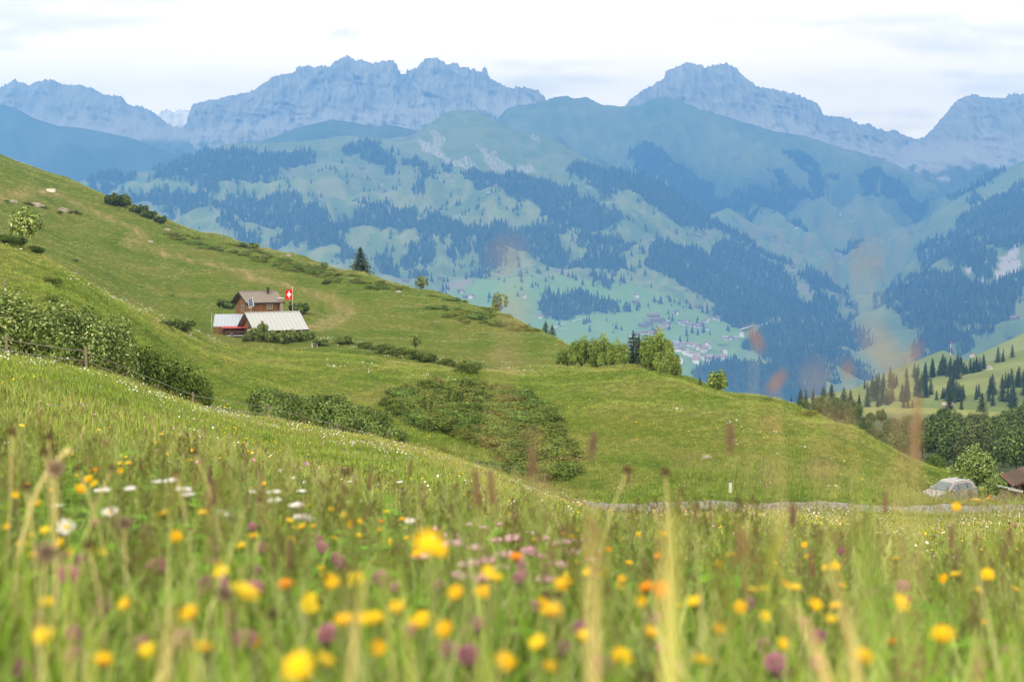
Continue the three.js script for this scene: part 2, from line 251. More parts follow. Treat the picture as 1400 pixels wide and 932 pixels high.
// ---------------------------------------------------------------- far ground: valley sides and ranges, each lofted between lines traced in the photograph and given its distance
const layers = {};
function loft(name, px0, px1, nu, nvPer, rows, paint, relief) {
  const R_ = rows.length - 1, nv = R_ * nvPer + 1, back = 3, all = nv + back;
  const P = new Float32Array(nu * all * 3), K = new Float32Array(nu * all * 3), PY = new Float32Array(nu * nv), c = [0, 0, 0];
  for (let i = 0; i < nu; i++) {
    const px = mix(px0, px1, i / (nu - 1)), py = rows.map((r) => poly(r[0], px)), dd = rows.map((r) => poly(r[1], px));
    let last;
    for (let j = 0; j < all; j++) {
      let p;
      if (j < nv) {
        const v = j / nvPer, k = Math.min(Math.floor(v), R_ - 1), t = v - k;
        const y = mix(py[k], py[k + 1], t), d = mix(dd[k], dd[k + 1], t);
        p = pt(px, y, d); PY[j * nu + i] = y;
        if (relief) relief(p, px, y, j / (nv - 1), c);
        last = p.clone();
      } else { const q = j - nv + 1; p = new THREE.Vector3(last.x, last.y - Math.abs(last.z) * 0.028 * q * q, last.z * (1 + 0.025 * q)); }
      const o = (j * nu + i) * 3; P[o] = p.x; P[o + 1] = p.y; P[o + 2] = p.z;
      paint(px, j < nv ? PY[j * nu + i] : PY[(nv - 1) * nu + i], p, c, Math.min(1, j / (nv - 1))); K.set(c, o);
    }
  }
  const geo = gridGeo(nu, all, P, K);
  const m = ground(new THREE.Mesh(geo, new THREE.MeshStandardMaterial({ vertexColors: true, roughness: 1 })), name);
  return { mesh: m, at(px, py) { // the place on this ground that the pixel shows
    const a = clamp((px - px0) / (px1 - px0) * (nu - 1), 0, nu - 1.001), i = Math.floor(a), fa = a - i;
    let lo = 0, hi = nv - 1; while (hi - lo > 1) { const mid = (lo + hi) >> 1; if (mix(PY[mid * nu + i], PY[mid * nu + i + 1], fa) > py) lo = mid; else hi = mid; }
    const A = mix(PY[lo * nu + i], PY[lo * nu + i + 1], fa), B = mix(PY[hi * nu + i], PY[hi * nu + i + 1], fa), t = clamp((A - py) / (A - B || 1), 0, 1), o = (r, q, k) => P[(r * nu + q) * 3 + k];
    return new THREE.Vector3(...[0, 1, 2].map((k) => mix(mix(o(lo, i, k), o(lo, i + 1, k), fa), mix(o(hi, i, k), o(hi, i + 1, k), fa), t)));
  } };
}
// roughen a traced line: small steps of rock
const rough = (pts, amp, f, seed) => { const o = []; for (let x = pts[0][0]; x <= pts[pts.length - 1][0]; x += 1) o.push([x, poly(pts, x) + amp * (fbm(x * f + seed, seed, 4))]); return o; };
const rock = (r, g, b) => (px, py, p, c, v) => {
  const wx = p.x + 20 * n2(p.x * 0.008, p.y * 0.006), n = fbm(wx * 0.02, p.y * 0.006 + 3, 5), m = fbm(p.x * 0.004, p.y * 0.005, 3), s = n2(p.y * 0.035 + p.x * 0.006 + n2(p.x * 0.005, p.y * 0.005), 1.5), crack = smooth(0.08, 0.0, Math.abs(n2(wx * 0.004, p.y * 0.001))), k = (1 + 0.34 * n + 0.2 * m + 0.08 * s) * (1 - 0.35 * crack); c[0] = r * k; c[1] = g * k; c[2] = b * k;
};
const cliffs = (amp) => (p, px, py, v) => { const wx = p.x + 22 * n2(p.x * 0.006, p.y * 0.005) + 0.12 * p.y; const edge = Math.min(1, (1 - v) * 6 + 0.3); p.z += amp * edge * ((ridged(wx * 0.0034, p.y * 0.0009, 5) - 0.55) * 1.0 + 0.4 * fbm(wx * 0.012, p.y * 0.005, 5) + 0.2 * n2((p.y + 0.3 * p.x) * 0.014 + 0.8 * n2(p.x * 0.004, p.y * 0.004), p.x * 0.003)); p.y += amp * 0.12 * (1 - v) * fbm(p.x * 0.006, p.y * 0.02, 3); };
const folds = (amp, f) => (p, px, py, v) => { const e = Math.min(1, (1 - v) * 5 + 0.1); p.y += amp * e * (fbm(p.x * f, p.z * f, 4)); };

const sky1 = [[-260, 128], [-120, 112], [-60, 125], [0, 120], [10, 113], [20, 109], [30, 112], [37, 117], [47, 112], [60, 110], [72, 109], [87, 116], [110, 117], [128, 121], [143, 130], [165, 131], [175, 144], [193, 145], [207, 152], [217, 160], [233, 172], [250, 175], [290, 190]];
const scree = (a, b) => (px, py, p, c, v) => { rock(0.275, 0.262, 0.2)(px, py, p, c, v); const k = smooth(a, b, py + 9 * n2(px * 0.05, 4) + 5 * n2(px * 0.2, py * 0.06)); c[0] = mix(c[0], 0.37, k); c[1] = mix(c[1], 0.345, k); c[2] = mix(c[2], 0.27, k); };
layers.leftRange = loft('mountain_range', -260, 290, 330, 40, [[300, 7052], [[[-260, 170], [0, 165], [80, 178], [200, 195], [290, 215]], 7626], [rough(sky1, 4.5, 0.2, 1), 8035]], (px, py, p, c, v) => { scree(150, 168)(px, py, p, c, v); const g = smooth(-4, 8, py - poly([[-260, 160], [0, 172], [100, 176], [180, 190], [250, 190]], px)); c[0] = mix(c[0], 0.1, g); c[1] = mix(c[1], 0.13, g); c[2] = mix(c[2], 0.06, g); }, cliffs(110));
layers.whitePeak = loft('distant_peak', 195, 275, 90, 30, [[210, 8600], [rough([[195, 168], [213, 157], [220, 153], [228, 149], [237, 153], [247, 150], [257, 152], [275, 165]], 5, 0.25, 3), 8750]], rock(0.95, 0.9, 0.85), cliffs(60));
const sky2 = [[215, 205], [240, 185], [252, 170], [258, 155], [263, 143], [272, 140], [284, 138], [300, 134], [316, 131], [329, 127], [340, 126], [347, 123], [360, 114], [364, 111], [372, 105], [385, 102], [398, 100], [402, 96], [410, 91], [424, 90], [432, 92], [436, 89], [448, 91], [452, 91], [455, 85], [462, 82], [470, 78], [475, 76], [481, 79], [487, 83], [496, 82], [502, 85], [508, 87], [516, 85], [523, 84], [537, 82], [542, 87], [545, 95], [547, 97], [548, 104], [551, 102], [555, 101], [556, 93], [558, 96], [563, 95], [570, 92], [574, 86], [580, 82], [592, 77.5], [600, 81], [606, 85], [614, 89], [620, 86], [625, 85], [630, 92], [640, 93], [649, 95], [655, 98], [658, 97], [661, 92], [663, 90], [666, 96], [669, 106], [675, 111], [683, 114], [690, 117], [700, 120], [705, 118], [712, 119], [726, 122], [735, 124], [741, 129], [747, 137], [760, 150], [800, 185]];
layers.centreRange = loft('mountain_range', 215, 800, 620, 46, [[300, 7052], [[[215, 215], [300, 182], [420, 172], [560, 158], [700, 150], [800, 200]], 7789], [rough(sky2, 4.2, 0.24, 2), 8364]], (px, py, p, c, v) => { const L = poly([[215, 185], [300, 172], [360, 165], [430, 152], [560, 146], [640, 142], [700, 132], [800, 170]], px); scree(L - 6, L + 8)(px, py, p, c, v); const g = smooth(0.05, 0.4, fbm(px * 0.03, py * 0.08, 3) + (py - L - 22) * 0.03); c[0] = mix(c[0], 0.14, g); c[1] = mix(c[1], 0.16, g); c[2] = mix(c[2], 0.08, g); }, cliffs(140));
const sky3 = [[820, 175], [846, 152], [855, 144], [862, 136], [870, 130], [884, 120], [894, 115], [902, 110], [908, 107], [910, 97], [916, 94], [923, 92], [930, 88], [938, 85], [948, 87], [960, 88], [965, 92], [978, 88], [993, 86], [1000, 89], [1006, 93], [1014, 100], [1023, 108], [1030, 113], [1036, 118], [1058, 121], [1078, 126], [1095, 131], [1108, 136], [1118, 142], [1123, 150], [1127, 157], [1140, 158], [1150, 160], [1162, 162], [1170, 167], [1177, 171], [1183, 169], [1188, 168], [1198, 174], [1211, 179], [1222, 178], [1237, 184], [1255, 190], [1300, 215]];
layers.rightRange = loft('mountain_range', 820, 1300, 420, 46, [[300, 7216], [[[820, 200], [950, 165], [1060, 178], [1150, 205], [1300, 240]], 7953], [rough(sky3, 4, 0.22, 5), 8528]], (px, py, p, c, v) => { const L = poly([[820, 170], [950, 152], [1050, 158], [1130, 185], [1300, 220]], px); scree(L - 10, L + 6)(px, py, p, c, v); }, cliffs(120));
const sky4 = [[1215, 215], [1248, 191], [1263, 188], [1270, 182], [1277, 175], [1285, 166], [1292, 158], [1297, 150], [1302, 144], [1310, 137], [1318, 132], [1331, 128], [1338, 130], [1344, 133], [1363, 134], [1376, 134], [1379, 129], [1388, 127], [1400, 129], [1450, 138], [1520, 120], [1600, 150], [1700, 140]];
layers.farRightPeak = loft('mountain_peak', 1215, 1700, 330, 40, [[330, 6724], [[[1215, 235], [1300, 215], [1400, 205], [1700, 210]], 7626], [rough(sky4, 4, 0.22, 8), 8200]], (px, py, p, c, v) => { const L = poly([[1215, 195], [1290, 200], [1330, 192], [1400, 188], [1700, 190]], px); scree(L - 12, L + 4)(px, py, p, c, v); const g = smooth(0, 12, py - L - 30 + 26 * fbm(px * 0.03, py * 0.05, 3)); c[0] = mix(c[0], 0.075, g); c[1] = mix(c[1], 0.1, g); c[2] = mix(c[2], 0.05, g); }, cliffs(120));

// green slopes below the cliffs
const pasture = (r, g, b, k = 0.28) => (px, py, p, c) => { const n = fbm(p.x * 0.0022, p.z * 0.0022 + 3, 4), m = fbm(p.x * 0.009, p.z * 0.009, 3); const t = 1 + k * n + k * m; c[0] = r * t * (1 + 0.25 * n); c[1] = g * t; c[2] = b * t; };
layers.leftSlope = loft('mountain_slope', -260, 300, 200, 30, [[420, 5166], [[[-260, 150], [-100, 135], [0, 144], [20, 147], [43, 160], [80, 172], [110, 175], [143, 182], [173, 188], [200, 197], [227, 207], [247, 214], [300, 240]], 6806]], (px, py, p, c) => { pasture(0.075, 0.105, 0.05)(px, py, p, c); const k = smooth(178, 215, py + 20 * n2(px * 0.03, 1)); c[0] = mix(c[0], 0.045, k * 0.7); c[1] = mix(c[1], 0.07, k * 0.7); }, folds(130, 0.0016));
layers.midHill = loft('mountain_slope', 330, 600, 110, 20, [[240, 5740], [[[330, 205], [360, 192], [400, 177], [434, 168], [457, 164], [483, 167], [507, 173], [540, 172], [600, 185]], 6396]], pasture(0.07, 0.1, 0.05), folds(60, 0.003));
const L6top = [[640, 190], [678, 164], [693, 150], [707, 144], [740, 140], [760, 133], [773, 131], [787, 134], [802, 131], [817, 140], [827, 143], [854, 146], [874, 145], [890, 136], [907, 132], [928, 136], [954, 147], [991, 160], [1051, 175], [1103, 188], [1159, 203], [1203, 216], [1237, 231], [1274, 246], [1300, 262], [1330, 290]];
layers.greenMountain = loft('green_mountain', 640, 1330, 420, 44, [[[[640, 420], [1000, 420], [1330, 420]], 5200], [[[640, 330], [900, 345], [1000, 352], [1100, 362], [1180, 355], [1250, 330], [1330, 320]], [[640, 6000], [1000, 5900], [1180, 6300], [1330, 6700]]], [[[640, 270], [850, 280], [1000, 300], [1100, 315], [1200, 305], [1330, 300]], [[640, 6500], [1200, 6700], [1330, 7000]]], [rough(L6top, 1.2, 0.1, 4), 7500]], (px, py, p, c) => {
  pasture(0.125, 0.155, 0.045, 0.36)(px, py, p, c);
  const k = smooth(190, 260, py) * smooth(300, 262, py) * 0.5 * smooth(0.1, -0.3, fbm(px * 0.012, py * 0.02, 3)); c[0] = mix(c[0], 0.05, k); c[1] = mix(c[1], 0.075, k);
  const f = smooth(290, 320, py); c[0] = mix(c[0], 0.19 + 0.06 * n2(px * 0.04, py * 0.1), f); c[1] = mix(c[1], 0.215, f); c[2] = mix(c[2], 0.06, f);
  forestFloor(greenB, px, py, c);
}, folds(170, 0.0022));

// the forested mountain across the valley with its farms, down to the village and the gorge
const L7top = [[-60, 300], [60, 270], [100, 252], [133, 238], [180, 235], [207, 233], [247, 220], [283, 207], [310, 198], [350, 195], [417, 192], [467, 187], [533, 188], [563, 185], [580, 175], [600, 160], [612, 153], [623, 149.5], [635, 150], [647, 151.5], [667, 160], [690, 174], [707, 180], [740, 185], [760, 193], [780, 205], [807, 218], [840, 229], [874, 239], [917, 257], [954, 285], [988, 311], [1029, 331], [1049, 350], [1094, 363], [1137, 383], [1163, 397], [1200, 414], [1240, 433], [1257, 438], [1300, 460]];
const fields = [ // pale hay meadows, rock and bare earth: corners in pixels, colour
  [[[590, 395], [760, 380], [900, 400], [1000, 440], [1060, 480], [960, 520], [760, 480], [640, 440]], [0.16, 0.265, 0.045]],
  [[[430, 260], [470, 250], [475, 282], [440, 280]], [0.24, 0.235, 0.1]],
  [[[600, 366], [640, 366], [638, 379], [610, 378]], [0.19, 0.215, 0.085]],
  [[[590, 389], [625, 385], [643, 388], [640, 393], [600, 394]], [0.27, 0.19, 0.15]],
  [[[283, 282], [302, 268], [318, 257], [330, 254], [320, 263], [300, 280]], [0.23, 0.23, 0.1]],
  [[[560, 193], [590, 195], [612, 212], [645, 214], [652, 226], [640, 230], [618, 226], [600, 214], [580, 205]], [0.40, 0.36, 0.32]],
  [[[645, 190], [662, 205], [690, 222], [705, 225], [720, 224], [735, 230], [700, 236], [672, 228], [655, 208]], [0.36, 0.33, 0.29]],
  [[[590, 183], [606, 182], [604, 198], [592, 200]], [0.36, 0.33, 0.3]],
  [[[725, 183], [738, 189], [732, 194]], [0.4, 0.37, 0.33]],
  [[[650, 285], [690, 300], [740, 312], [760, 318], [730, 316], [680, 303]], [0.25, 0.235, 0.12]],
  [[[1085, 392], [1110, 392], [1112, 408], [1098, 404]], [0.26, 0.21, 0.14]],
  [[[953, 338], [975, 334], [1000, 333], [1018, 345], [1010, 350], [985, 340]], [0.22, 0.215, 0.1]],
  [[[1006, 485], [1020, 472], [1040, 476], [1050, 492], [1030, 488]], [0.15, 0.2, 0.09]],
];
layers.farmMountain = loft('forest_mountain', -60, 1300, 760, 56, [[[[-60, 560], [400, 560], [900, 560], [1040, 590], [1150, 580], [1300, 600]], [[-60, 3100], [900, 3050], [1300, 3500]]], [[[-60, 420], [500, 430], [700, 455], [860, 470], [960, 492], [1040, 500], [1160, 508], [1300, 520]], [[-60, 3600], [700, 3350], [960, 3350], [1300, 4000]]], [[[-60, 330], [300, 330], [500, 345], [700, 370], [860, 400], [960, 420], [1040, 440], [1160, 452], [1300, 490]], [[-60, 4300], [700, 4000], [1000, 4050], [1300, 4500]]], [[[-60, 310], [300, 260], [500, 260], [700, 265], [860, 310], [960, 350], [1040, 385], [1160, 428], [1300, 470]], [[-60, 4900], [500, 4900], [800, 4800], [1300, 4800]]], [rough(L7top, 1.0, 0.12, 6), [[-60, 5400], [400, 5700], [630, 5900], [900, 5400], [1300, 5100]]]], (px, py, p, c) => {
  pasture(0.148, 0.188, 0.04, 0.42)(px, py, p, c);
  { const h = n2(px * 0.03 + 5, py * 0.07) + 0.4 * n2(px * 0.11, py * 0.2), t = smooth(0.25, 0.4, h) * 0.7, b = smooth(0.3, 0.45, -h) * 0.5; c[0] = mix(mix(c[0], 0.23, t), 0.1, b); c[1] = mix(mix(c[1], 0.225, t), 0.15, b); c[2] = mix(mix(c[2], 0.075, t), 0.04, b); } // mown and unmown parcels
  const hi = smooth(270, 215, py + 12 * n2(px * 0.02, py * 0.05)); c[0] = mix(c[0], 0.11, hi * 0.5); c[1] = mix(c[1], 0.14, hi * 0.5);
  const qx = px + 4 * n2(px * 0.06, py * 0.1) + 1.6 * n2(px * 0.3, py * 0.4), qy = py + 2.5 * n2(px * 0.08 + 7, py * 0.12) + n2(px * 0.4, py * 0.5 + 4);
  for (const [q, k] of fields) if (inside(q, qx, qy)) { const t = 0.8 * (k[0] > 0.3 ? 0.65 + 0.35 * Math.sign(n2(px * 0.25, py * 0.3)) : 1); c[0] = mix(c[0], k[0], t); c[1] = mix(c[1], k[1], t); c[2] = mix(c[2], k[2], t); }
  forestFloor(woodsB, px, py, c);
}, (p, px, py, v) => folds(80 * (0.25 + 0.7 * smooth(420, 330, py)), 0.0026)(p, px, py, v));
// the other side of the gorge, rising to the right
const L8top = [[1130, 420], [1180, 408], [1205, 395], [1229, 372], [1249, 338], [1262, 315], [1274, 291], [1289, 276], [1300, 268], [1326, 253], [1344, 242], [1374, 231], [1400, 220], [1470, 195], [1560, 160], [1700, 120]];
layers.gorgeSide = loft('valley_side', 1130, 1700, 330, 44, [[[[1130, 560], [1700, 600]], 3000], [[[1130, 450], [1230, 445], [1330, 445], [1400, 470], [1700, 470]], [[1130, 4500], [1260, 4200], [1400, 3500], [1700, 3000]]], [[[1130, 432], [1200, 412], [1260, 390], [1330, 360], [1400, 350], [1700, 300]], [[1130, 4900], [1400, 4400], [1700, 4000]]], [rough(L8top, 1.2, 0.1, 9), [[1130, 5600], [1300, 6500], [1400, 6300], [1700, 6000]]]], (px, py, p, c) => {
  pasture(0.145, 0.19, 0.045)(px, py, p, c);
  const qx = px + 3 * n2(px * 0.1, py * 0.1), qy = py + 2 * n2(px * 0.1 + 7, py * 0.12);
  for (const q of [[[1370, 355], [1384, 352], [1392, 336], [1398, 356], [1385, 378], [1365, 388], [1352, 386]], [[1317, 372], [1331, 367], [1332, 376], [1322, 380]], [[1298, 384], [1313, 379], [1312, 386], [1300, 392]], [[1364, 350], [1392, 334], [1394, 340], [1372, 355]], [[1336, 382], [1346, 377], [1344, 388], [1338, 388]]]) if (inside(q, qx, qy)) { c[0] = 0.42; c[1] = 0.36; c[2] = 0.32; }
  forestFloor(gorgeB, px, py, c);
}, folds(60, 0.0025));
layers.valleyFloor = loft('valley_meadow', 1010, 1330, 200, 20, [[[[1010, 470], [1200, 470], [1330, 450]], 4800], [[[1010, 400], [1100, 410], [1200, 432], [1330, 420]], [[1010, 5600], [1200, 5200], [1330, 5600]]], [[[1010, 348], [1080, 350], [1150, 345], [1200, 330], [1260, 300], [1290, 285], [1330, 280]], [[1010, 6300], [1150, 6600], [1290, 7050], [1330, 7050]]]], (px, py, p, c) => { pasture(0.18, 0.22, 0.05, 0.35)(px, py, p, c); const k = smooth(0.1, 0.4, fbm(px * 0.02, py * 0.06, 3)); c[0] = mix(c[0], 0.24, k * 0.6); c[1] = mix(c[1], 0.24, k * 0.6); c[2] = mix(c[2], 0.11, k * 0.5); }, folds(24, 0.004));

// nearer hills on the right
layers.meadowHill = loft('wooded_hill', 1040, 1700, 260, 24, [[[[1040, 620], [1700, 640]], 720], [[[1040, 585], [1150, 556], [1280, 548], [1400, 535], [1700, 500]], [[1040, 850], [1700, 850]]], [[[1040, 580], [1080, 552], [1120, 541], [1180, 527], [1220, 517], [1262, 508], [1300, 514], [1330, 502], [1365, 490], [1400, 478], [1500, 450], [1700, 400]], [[1040, 1150], [1262, 1150], [1300, 1050], [1700, 1100]]]], (px, py, p, c) => { pasture(0.165, 0.2, 0.04, 0.32)(px, py, p, c); }, folds(5, 0.012));
layers.meadowHillBack = loft('wooded_hill', 1140, 1700, 130, 20, [[[[1140, 560], [1700, 560]], 1350], [[[1140, 545], [1200, 515], [1260, 490], [1290, 478], [1320, 492], [1400, 455], [1700, 380]], 1700]], (px, py, p, c) => { pasture(0.2, 0.23, 0.05, 0.25)(px, py, p, c); }, folds(6, 0.01));
layers.terrace = loft('terrace_meadow', 930, 1720, 330, 24, [[[[930, 760], [1720, 820]], 150], [[[930, 650], [1100, 660], [1250, 655], [1400, 660], [1720, 700]], 200], [[[930, 575], [1060, 566], [1180, 574], [1290, 590], [1400, 592], [1720, 610]], [[930, 300], [1720, 270]]], [[[930, 560], [1060, 553], [1120, 555], [1185, 556.5], [1260, 557], [1330, 560], [1400, 566], [1720, 580]], [[930, 470], [1720, 430]]]], (px, py, p, c) => { pasture(0.22, 0.225, 0.045, 0.3)(px, py, p, c); const k = smooth(563, 575, py + 4 * n2(px * 0.05, 3)); c[0] = mix(c[0], 0.055, k); c[1] = mix(c[1], 0.085, k); c[2] = mix(c[2], 0.02, k); }, folds(1.2, 0.03));
// ---------------------------------------------------------------- conifers
const tri = (P, K, a, b, c, col) => { P.push(...a, ...b, ...c); for (let k = 0; k < 3; k++) K.push(col[0], col[1], col[2]); };
function triGeo(P, K) { const g = new THREE.BufferGeometry(); g.setAttribute('position', new THREE.Float32BufferAttribute(P, 3)); if (K) g.setAttribute('color', new THREE.Float32BufferAttribute(K, 3)); g.computeVertexNormals(); return g; }
const needleMat = leafy({ roughness: 1 });
const barkMat = std(0.07, 0.05, 0.035, 1);
function farConifer(seed, slim) { // 1 m tall: ragged tiers of boughs for woods across the valley
  const r = rngOf(seed), P = [], K = []; const tiers = 5;
  for (let t = 0; t < tiers; t++) {
    const y0 = 0.06 + t * 0.17, y1 = Math.min(1, y0 + 0.34), rad = slim * (1 - t / tiers) * (0.85 + 0.3 * r()) + 0.015, n = 6, off = r() * 6;
    for (let k = 0; k < n; k++) {
      const a = off + k / n * 6.283, b = off + (k + 0.78) / n * 6.283, ra = rad * (0.7 + 0.55 * r()), rb = rad * (0.7 + 0.55 * r()), d = 0.06 * r(), g = 0.75 + 0.5 * r();
      tri(P, K, [0.02 * (r() - 0.5), y1, 0], [Math.cos(b) * rb, y0 - d, Math.sin(b) * rb], [Math.cos(a) * ra, y0 - d, Math.sin(a) * ra], [0.030 * g, 0.048 * g, 0.022 * g]);
    }
  }
  return triGeo(P, K);
}
const farTrees = [farConifer(1, 0.19), farConifer(2, 0.16), farConifer(3, 0.22)];
function spruceCrown(seed, slim, levels, boughs, dark = 1) { // 1 m tall, boughs with drooping side twigs
  const r = rngOf(seed), P = [], K = [];
  for (let l = 0; l < levels; l++) {
    const t = l / (levels - 1), y = 0.07 + 0.9 * Math.pow(t, 0.92), R0 = slim * Math.pow(1 - t, 0.8) * (0.8 + 0.35 * r()) + 0.012, n = Math.max(4, Math.round(boughs * (1 - 0.55 * t)));
    for (let k = 0; k < n; k++) {
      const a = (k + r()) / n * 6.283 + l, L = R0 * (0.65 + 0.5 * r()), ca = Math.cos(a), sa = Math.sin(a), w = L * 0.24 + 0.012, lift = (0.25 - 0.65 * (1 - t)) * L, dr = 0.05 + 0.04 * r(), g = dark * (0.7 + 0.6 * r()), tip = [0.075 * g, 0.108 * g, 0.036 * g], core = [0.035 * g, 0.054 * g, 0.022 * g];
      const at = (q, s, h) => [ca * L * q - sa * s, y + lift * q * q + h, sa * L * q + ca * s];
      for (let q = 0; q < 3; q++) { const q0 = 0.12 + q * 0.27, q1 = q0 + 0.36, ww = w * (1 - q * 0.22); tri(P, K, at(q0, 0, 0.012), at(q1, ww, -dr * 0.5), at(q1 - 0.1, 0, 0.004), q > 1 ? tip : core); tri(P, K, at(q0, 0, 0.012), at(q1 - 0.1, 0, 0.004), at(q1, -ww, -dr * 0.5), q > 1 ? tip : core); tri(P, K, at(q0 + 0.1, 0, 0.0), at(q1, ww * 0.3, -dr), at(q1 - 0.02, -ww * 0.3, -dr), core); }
      tri(P, K, at(0.7, w * 0.3, 0), at(1.08, 0, 0.015), at(0.7, -w * 0.3, 0), tip);
    }
  }
  return triGeo(P, K);
}
const trunkGeo = new THREE.CylinderGeometry(0.006, 0.02, 0.95, 6); trunkGeo.translate(0, 0.44, 0);
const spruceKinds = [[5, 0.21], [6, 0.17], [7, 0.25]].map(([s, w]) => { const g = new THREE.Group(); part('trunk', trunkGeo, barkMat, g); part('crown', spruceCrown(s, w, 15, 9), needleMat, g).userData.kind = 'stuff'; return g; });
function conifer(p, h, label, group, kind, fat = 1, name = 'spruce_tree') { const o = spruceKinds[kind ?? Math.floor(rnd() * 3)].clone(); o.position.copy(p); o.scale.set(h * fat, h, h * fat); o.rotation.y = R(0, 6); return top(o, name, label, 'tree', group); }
// a wood: its ground in pixels, turned into places on that ground; trees stand about as far apart as crowns do
function wood(layer, polys, h, label, step = 0.62) {
  const pts = [];
  for (const q of polys) {
    let x0 = 1e9, x1 = -1e9, y0 = 1e9, y1 = -1e9; for (const [x, y] of q) { x0 = Math.min(x0, x); x1 = Math.max(x1, x); y0 = Math.min(y0, y); y1 = Math.max(y1, y); }
    const dist = -layer.at((x0 + x1) / 2, (y0 + y1) / 2).z, s = Math.max(1.7, step * 0.4 * h * F / dist);
    for (let y = y0 - 4; y < y1 + 4; y += s) for (let x = x0 - 5; x < x1 + 5; x += s) {
      const px = x + R(-0.6, 0.6) * s, py = y + R(-0.6, 0.6) * s, [ex, ey] = woodEdge(px, py), stray = rnd() < 0.12 ? 5 : 0;
      if (!inside(q, ex + R(-1, 1) * stray, ey + R(-1, 1) * stray * 0.6) || (woodGap(px, py) && rnd() < 0.85)) continue;
      pts.push(layer.at(px, py));
    }
  }
  const m = new THREE.Matrix4(), qn = new THREE.Quaternion(), up = new THREE.Vector3(0, 1, 0), col = new THREE.Color();
  farTrees.forEach((g, k) => {
    const mine = pts.filter((_, i) => i % 3 === k), im = new THREE.InstancedMesh(g, needleMat, mine.length);
    mine.forEach((p, i) => { const s = h * R(0.45, 1.25), w = s * R(0.8, 1.5), v = R(0.55, 1.8); qn.setFromAxisAngle(up, R(0, 6)); m.compose(p, qn, new THREE.Vector3(w, s, w)); im.setMatrixAt(i, m); im.setColorAt(i, col.setRGB(v * R(0.85, 1.6), v, v * R(0.7, 1.1))); });
    im.name = numbered('forest'); scene.add(im); shade(im); tag(im, label, 'forest', null, 'stuff');
  });
}
wood(layers.farmMountain, woods, 24, 'dense dark conifer woods covering the mountainside across the valley');
wood(layers.gorgeSide, gorgeWoods, 24, 'conifer woods on the steep right side of the gorge');
wood(layers.greenMountain, greenWoods, 23, 'blue-hazed conifer woods low on the green mountain behind the side valley');
wood(layers.valleyFloor, [E4([[1110, 365], [1180, 335], [1340, 292], [1300, 320], [1180, 360], [1120, 372]]), E4([[1030, 495], [1190, 480], [1200, 488], [1060, 505]]), E4([[1220, 655], [1300, 640], [1330, 690], [1290, 720], [1230, 680]])], 20, 'belts of dark trees along the side valley meadows');
// single conifers on the farm meadows across the valley
{
  const spots = [...B([[60, 235], [80, 235], [100, 235], [150, 245], [20, 320], [75, 335], [28, 355], [50, 372], [280, 430], [335, 380], [300, 380], [380, 372], [365, 275], [390, 265], [432, 280], [330, 225], [345, 250], [470, 300], [488, 325], [625, 275], [640, 278], [682, 290], [695, 320], [748, 310], [763, 360], [785, 345], [735, 385], [760, 395], [818, 388], [833, 388], [865, 405], [885, 408], [848, 440], [862, 445], [938, 398], [957, 448], [1008, 380], [1030, 385], [1145, 435], [640, 425], [650, 405], [190, 180], [435, 350], [575, 298], [1170, 820], [1312, 780], [742, 850], [870, 820], [420, 320], [455, 680]]),
    ...D3([[335, 345], [500, 680], [358, 720], [578, 700], [633, 710], [650, 720], [685, 745], [742, 748], [890, 740], [905, 748], [648, 765], [880, 890], [918, 890], [935, 890], [152, 360], [715, 262], [860, 275], [1020, 440], [1078, 470], [995, 520], [1040, 500], [1145, 515], [1165, 510], [1240, 525], [1270, 530], [1310, 530], [1330, 540], [1140, 545], [990, 590], [1005, 605], [945, 600], [945, 672], [990, 660], [962, 680], [920, 675], [1020, 700], [1120, 710], [1185, 440], [1350, 550]]),
    ...E4([[240, 345], [270, 355], [345, 370], [380, 385], [420, 380], [452, 390], [130, 290], [60, 270], [40, 262], [100, 365], [188, 310], [320, 390], [248, 385], [255, 420], [108, 440], [120, 450], [95, 505], [55, 520], [125, 545], [20, 490], [208, 690], [30, 735], [345, 860], [375, 840], [405, 855], [435, 830], [310, 900], [350, 905], [430, 715], [455, 720], [455, 695], [270, 775], [860, 510], [1000, 640], [400, 775], [1305, 265], [1200, 250], [695, 290], [985, 480]])];
  for (const [px, py] of spots) { const p = layers.farmMountain.at(px, py), o = new THREE.Mesh(farTrees[Math.floor(rnd() * 3)], needleMat); const h = R(17, 27); o.position.copy(p); o.scale.set(h * 1.1, h, h * 1.1); o.rotation.y = R(0, 6); top(o, 'spruce_tree', 'single dark conifer standing on the open farm meadows across the valley', 'tree', 'single conifers on the meadows across the valley'); }
}
// smaller trees strewn over those meadows, too many to count
{
  const pts = []; for (let k = 0; k < 5200 && pts.length < 900; k++) { const px = R(200, 1120), py = R(235, 455); if (n2(px * 0.02 + 60, py * 0.04) + 0.6 * n2(px * 0.09, py * 0.14) < 0.38) continue; if (py < poly(L7top, px) + 14) continue; pts.push(layers.farmMountain.at(px, py)); }
  const im = new THREE.InstancedMesh(farTrees[2], needleMat, pts.length), m = new THREE.Matrix4(), q = new THREE.Quaternion(), up = new THREE.Vector3(0, 1, 0), c = new THREE.Color();
  pts.forEach((p, i) => { const h = R(7, 20), w = h * R(0.9, 1.6), v = R(0.8, 1.9); q.setFromAxisAngle(up, R(0, 6)); im.setMatrixAt(i, m.compose(p, q, new THREE.Vector3(w, h, w))); im.setColorAt(i, c.setRGB(v * R(0.9, 1.5), v, v * 0.9)); });
  im.name = numbered('hedge_trees'); scene.add(im); shade(im); tag(im, 'small trees and hedges strewn over the farm meadows across the valley', 'trees', null, 'stuff');
}
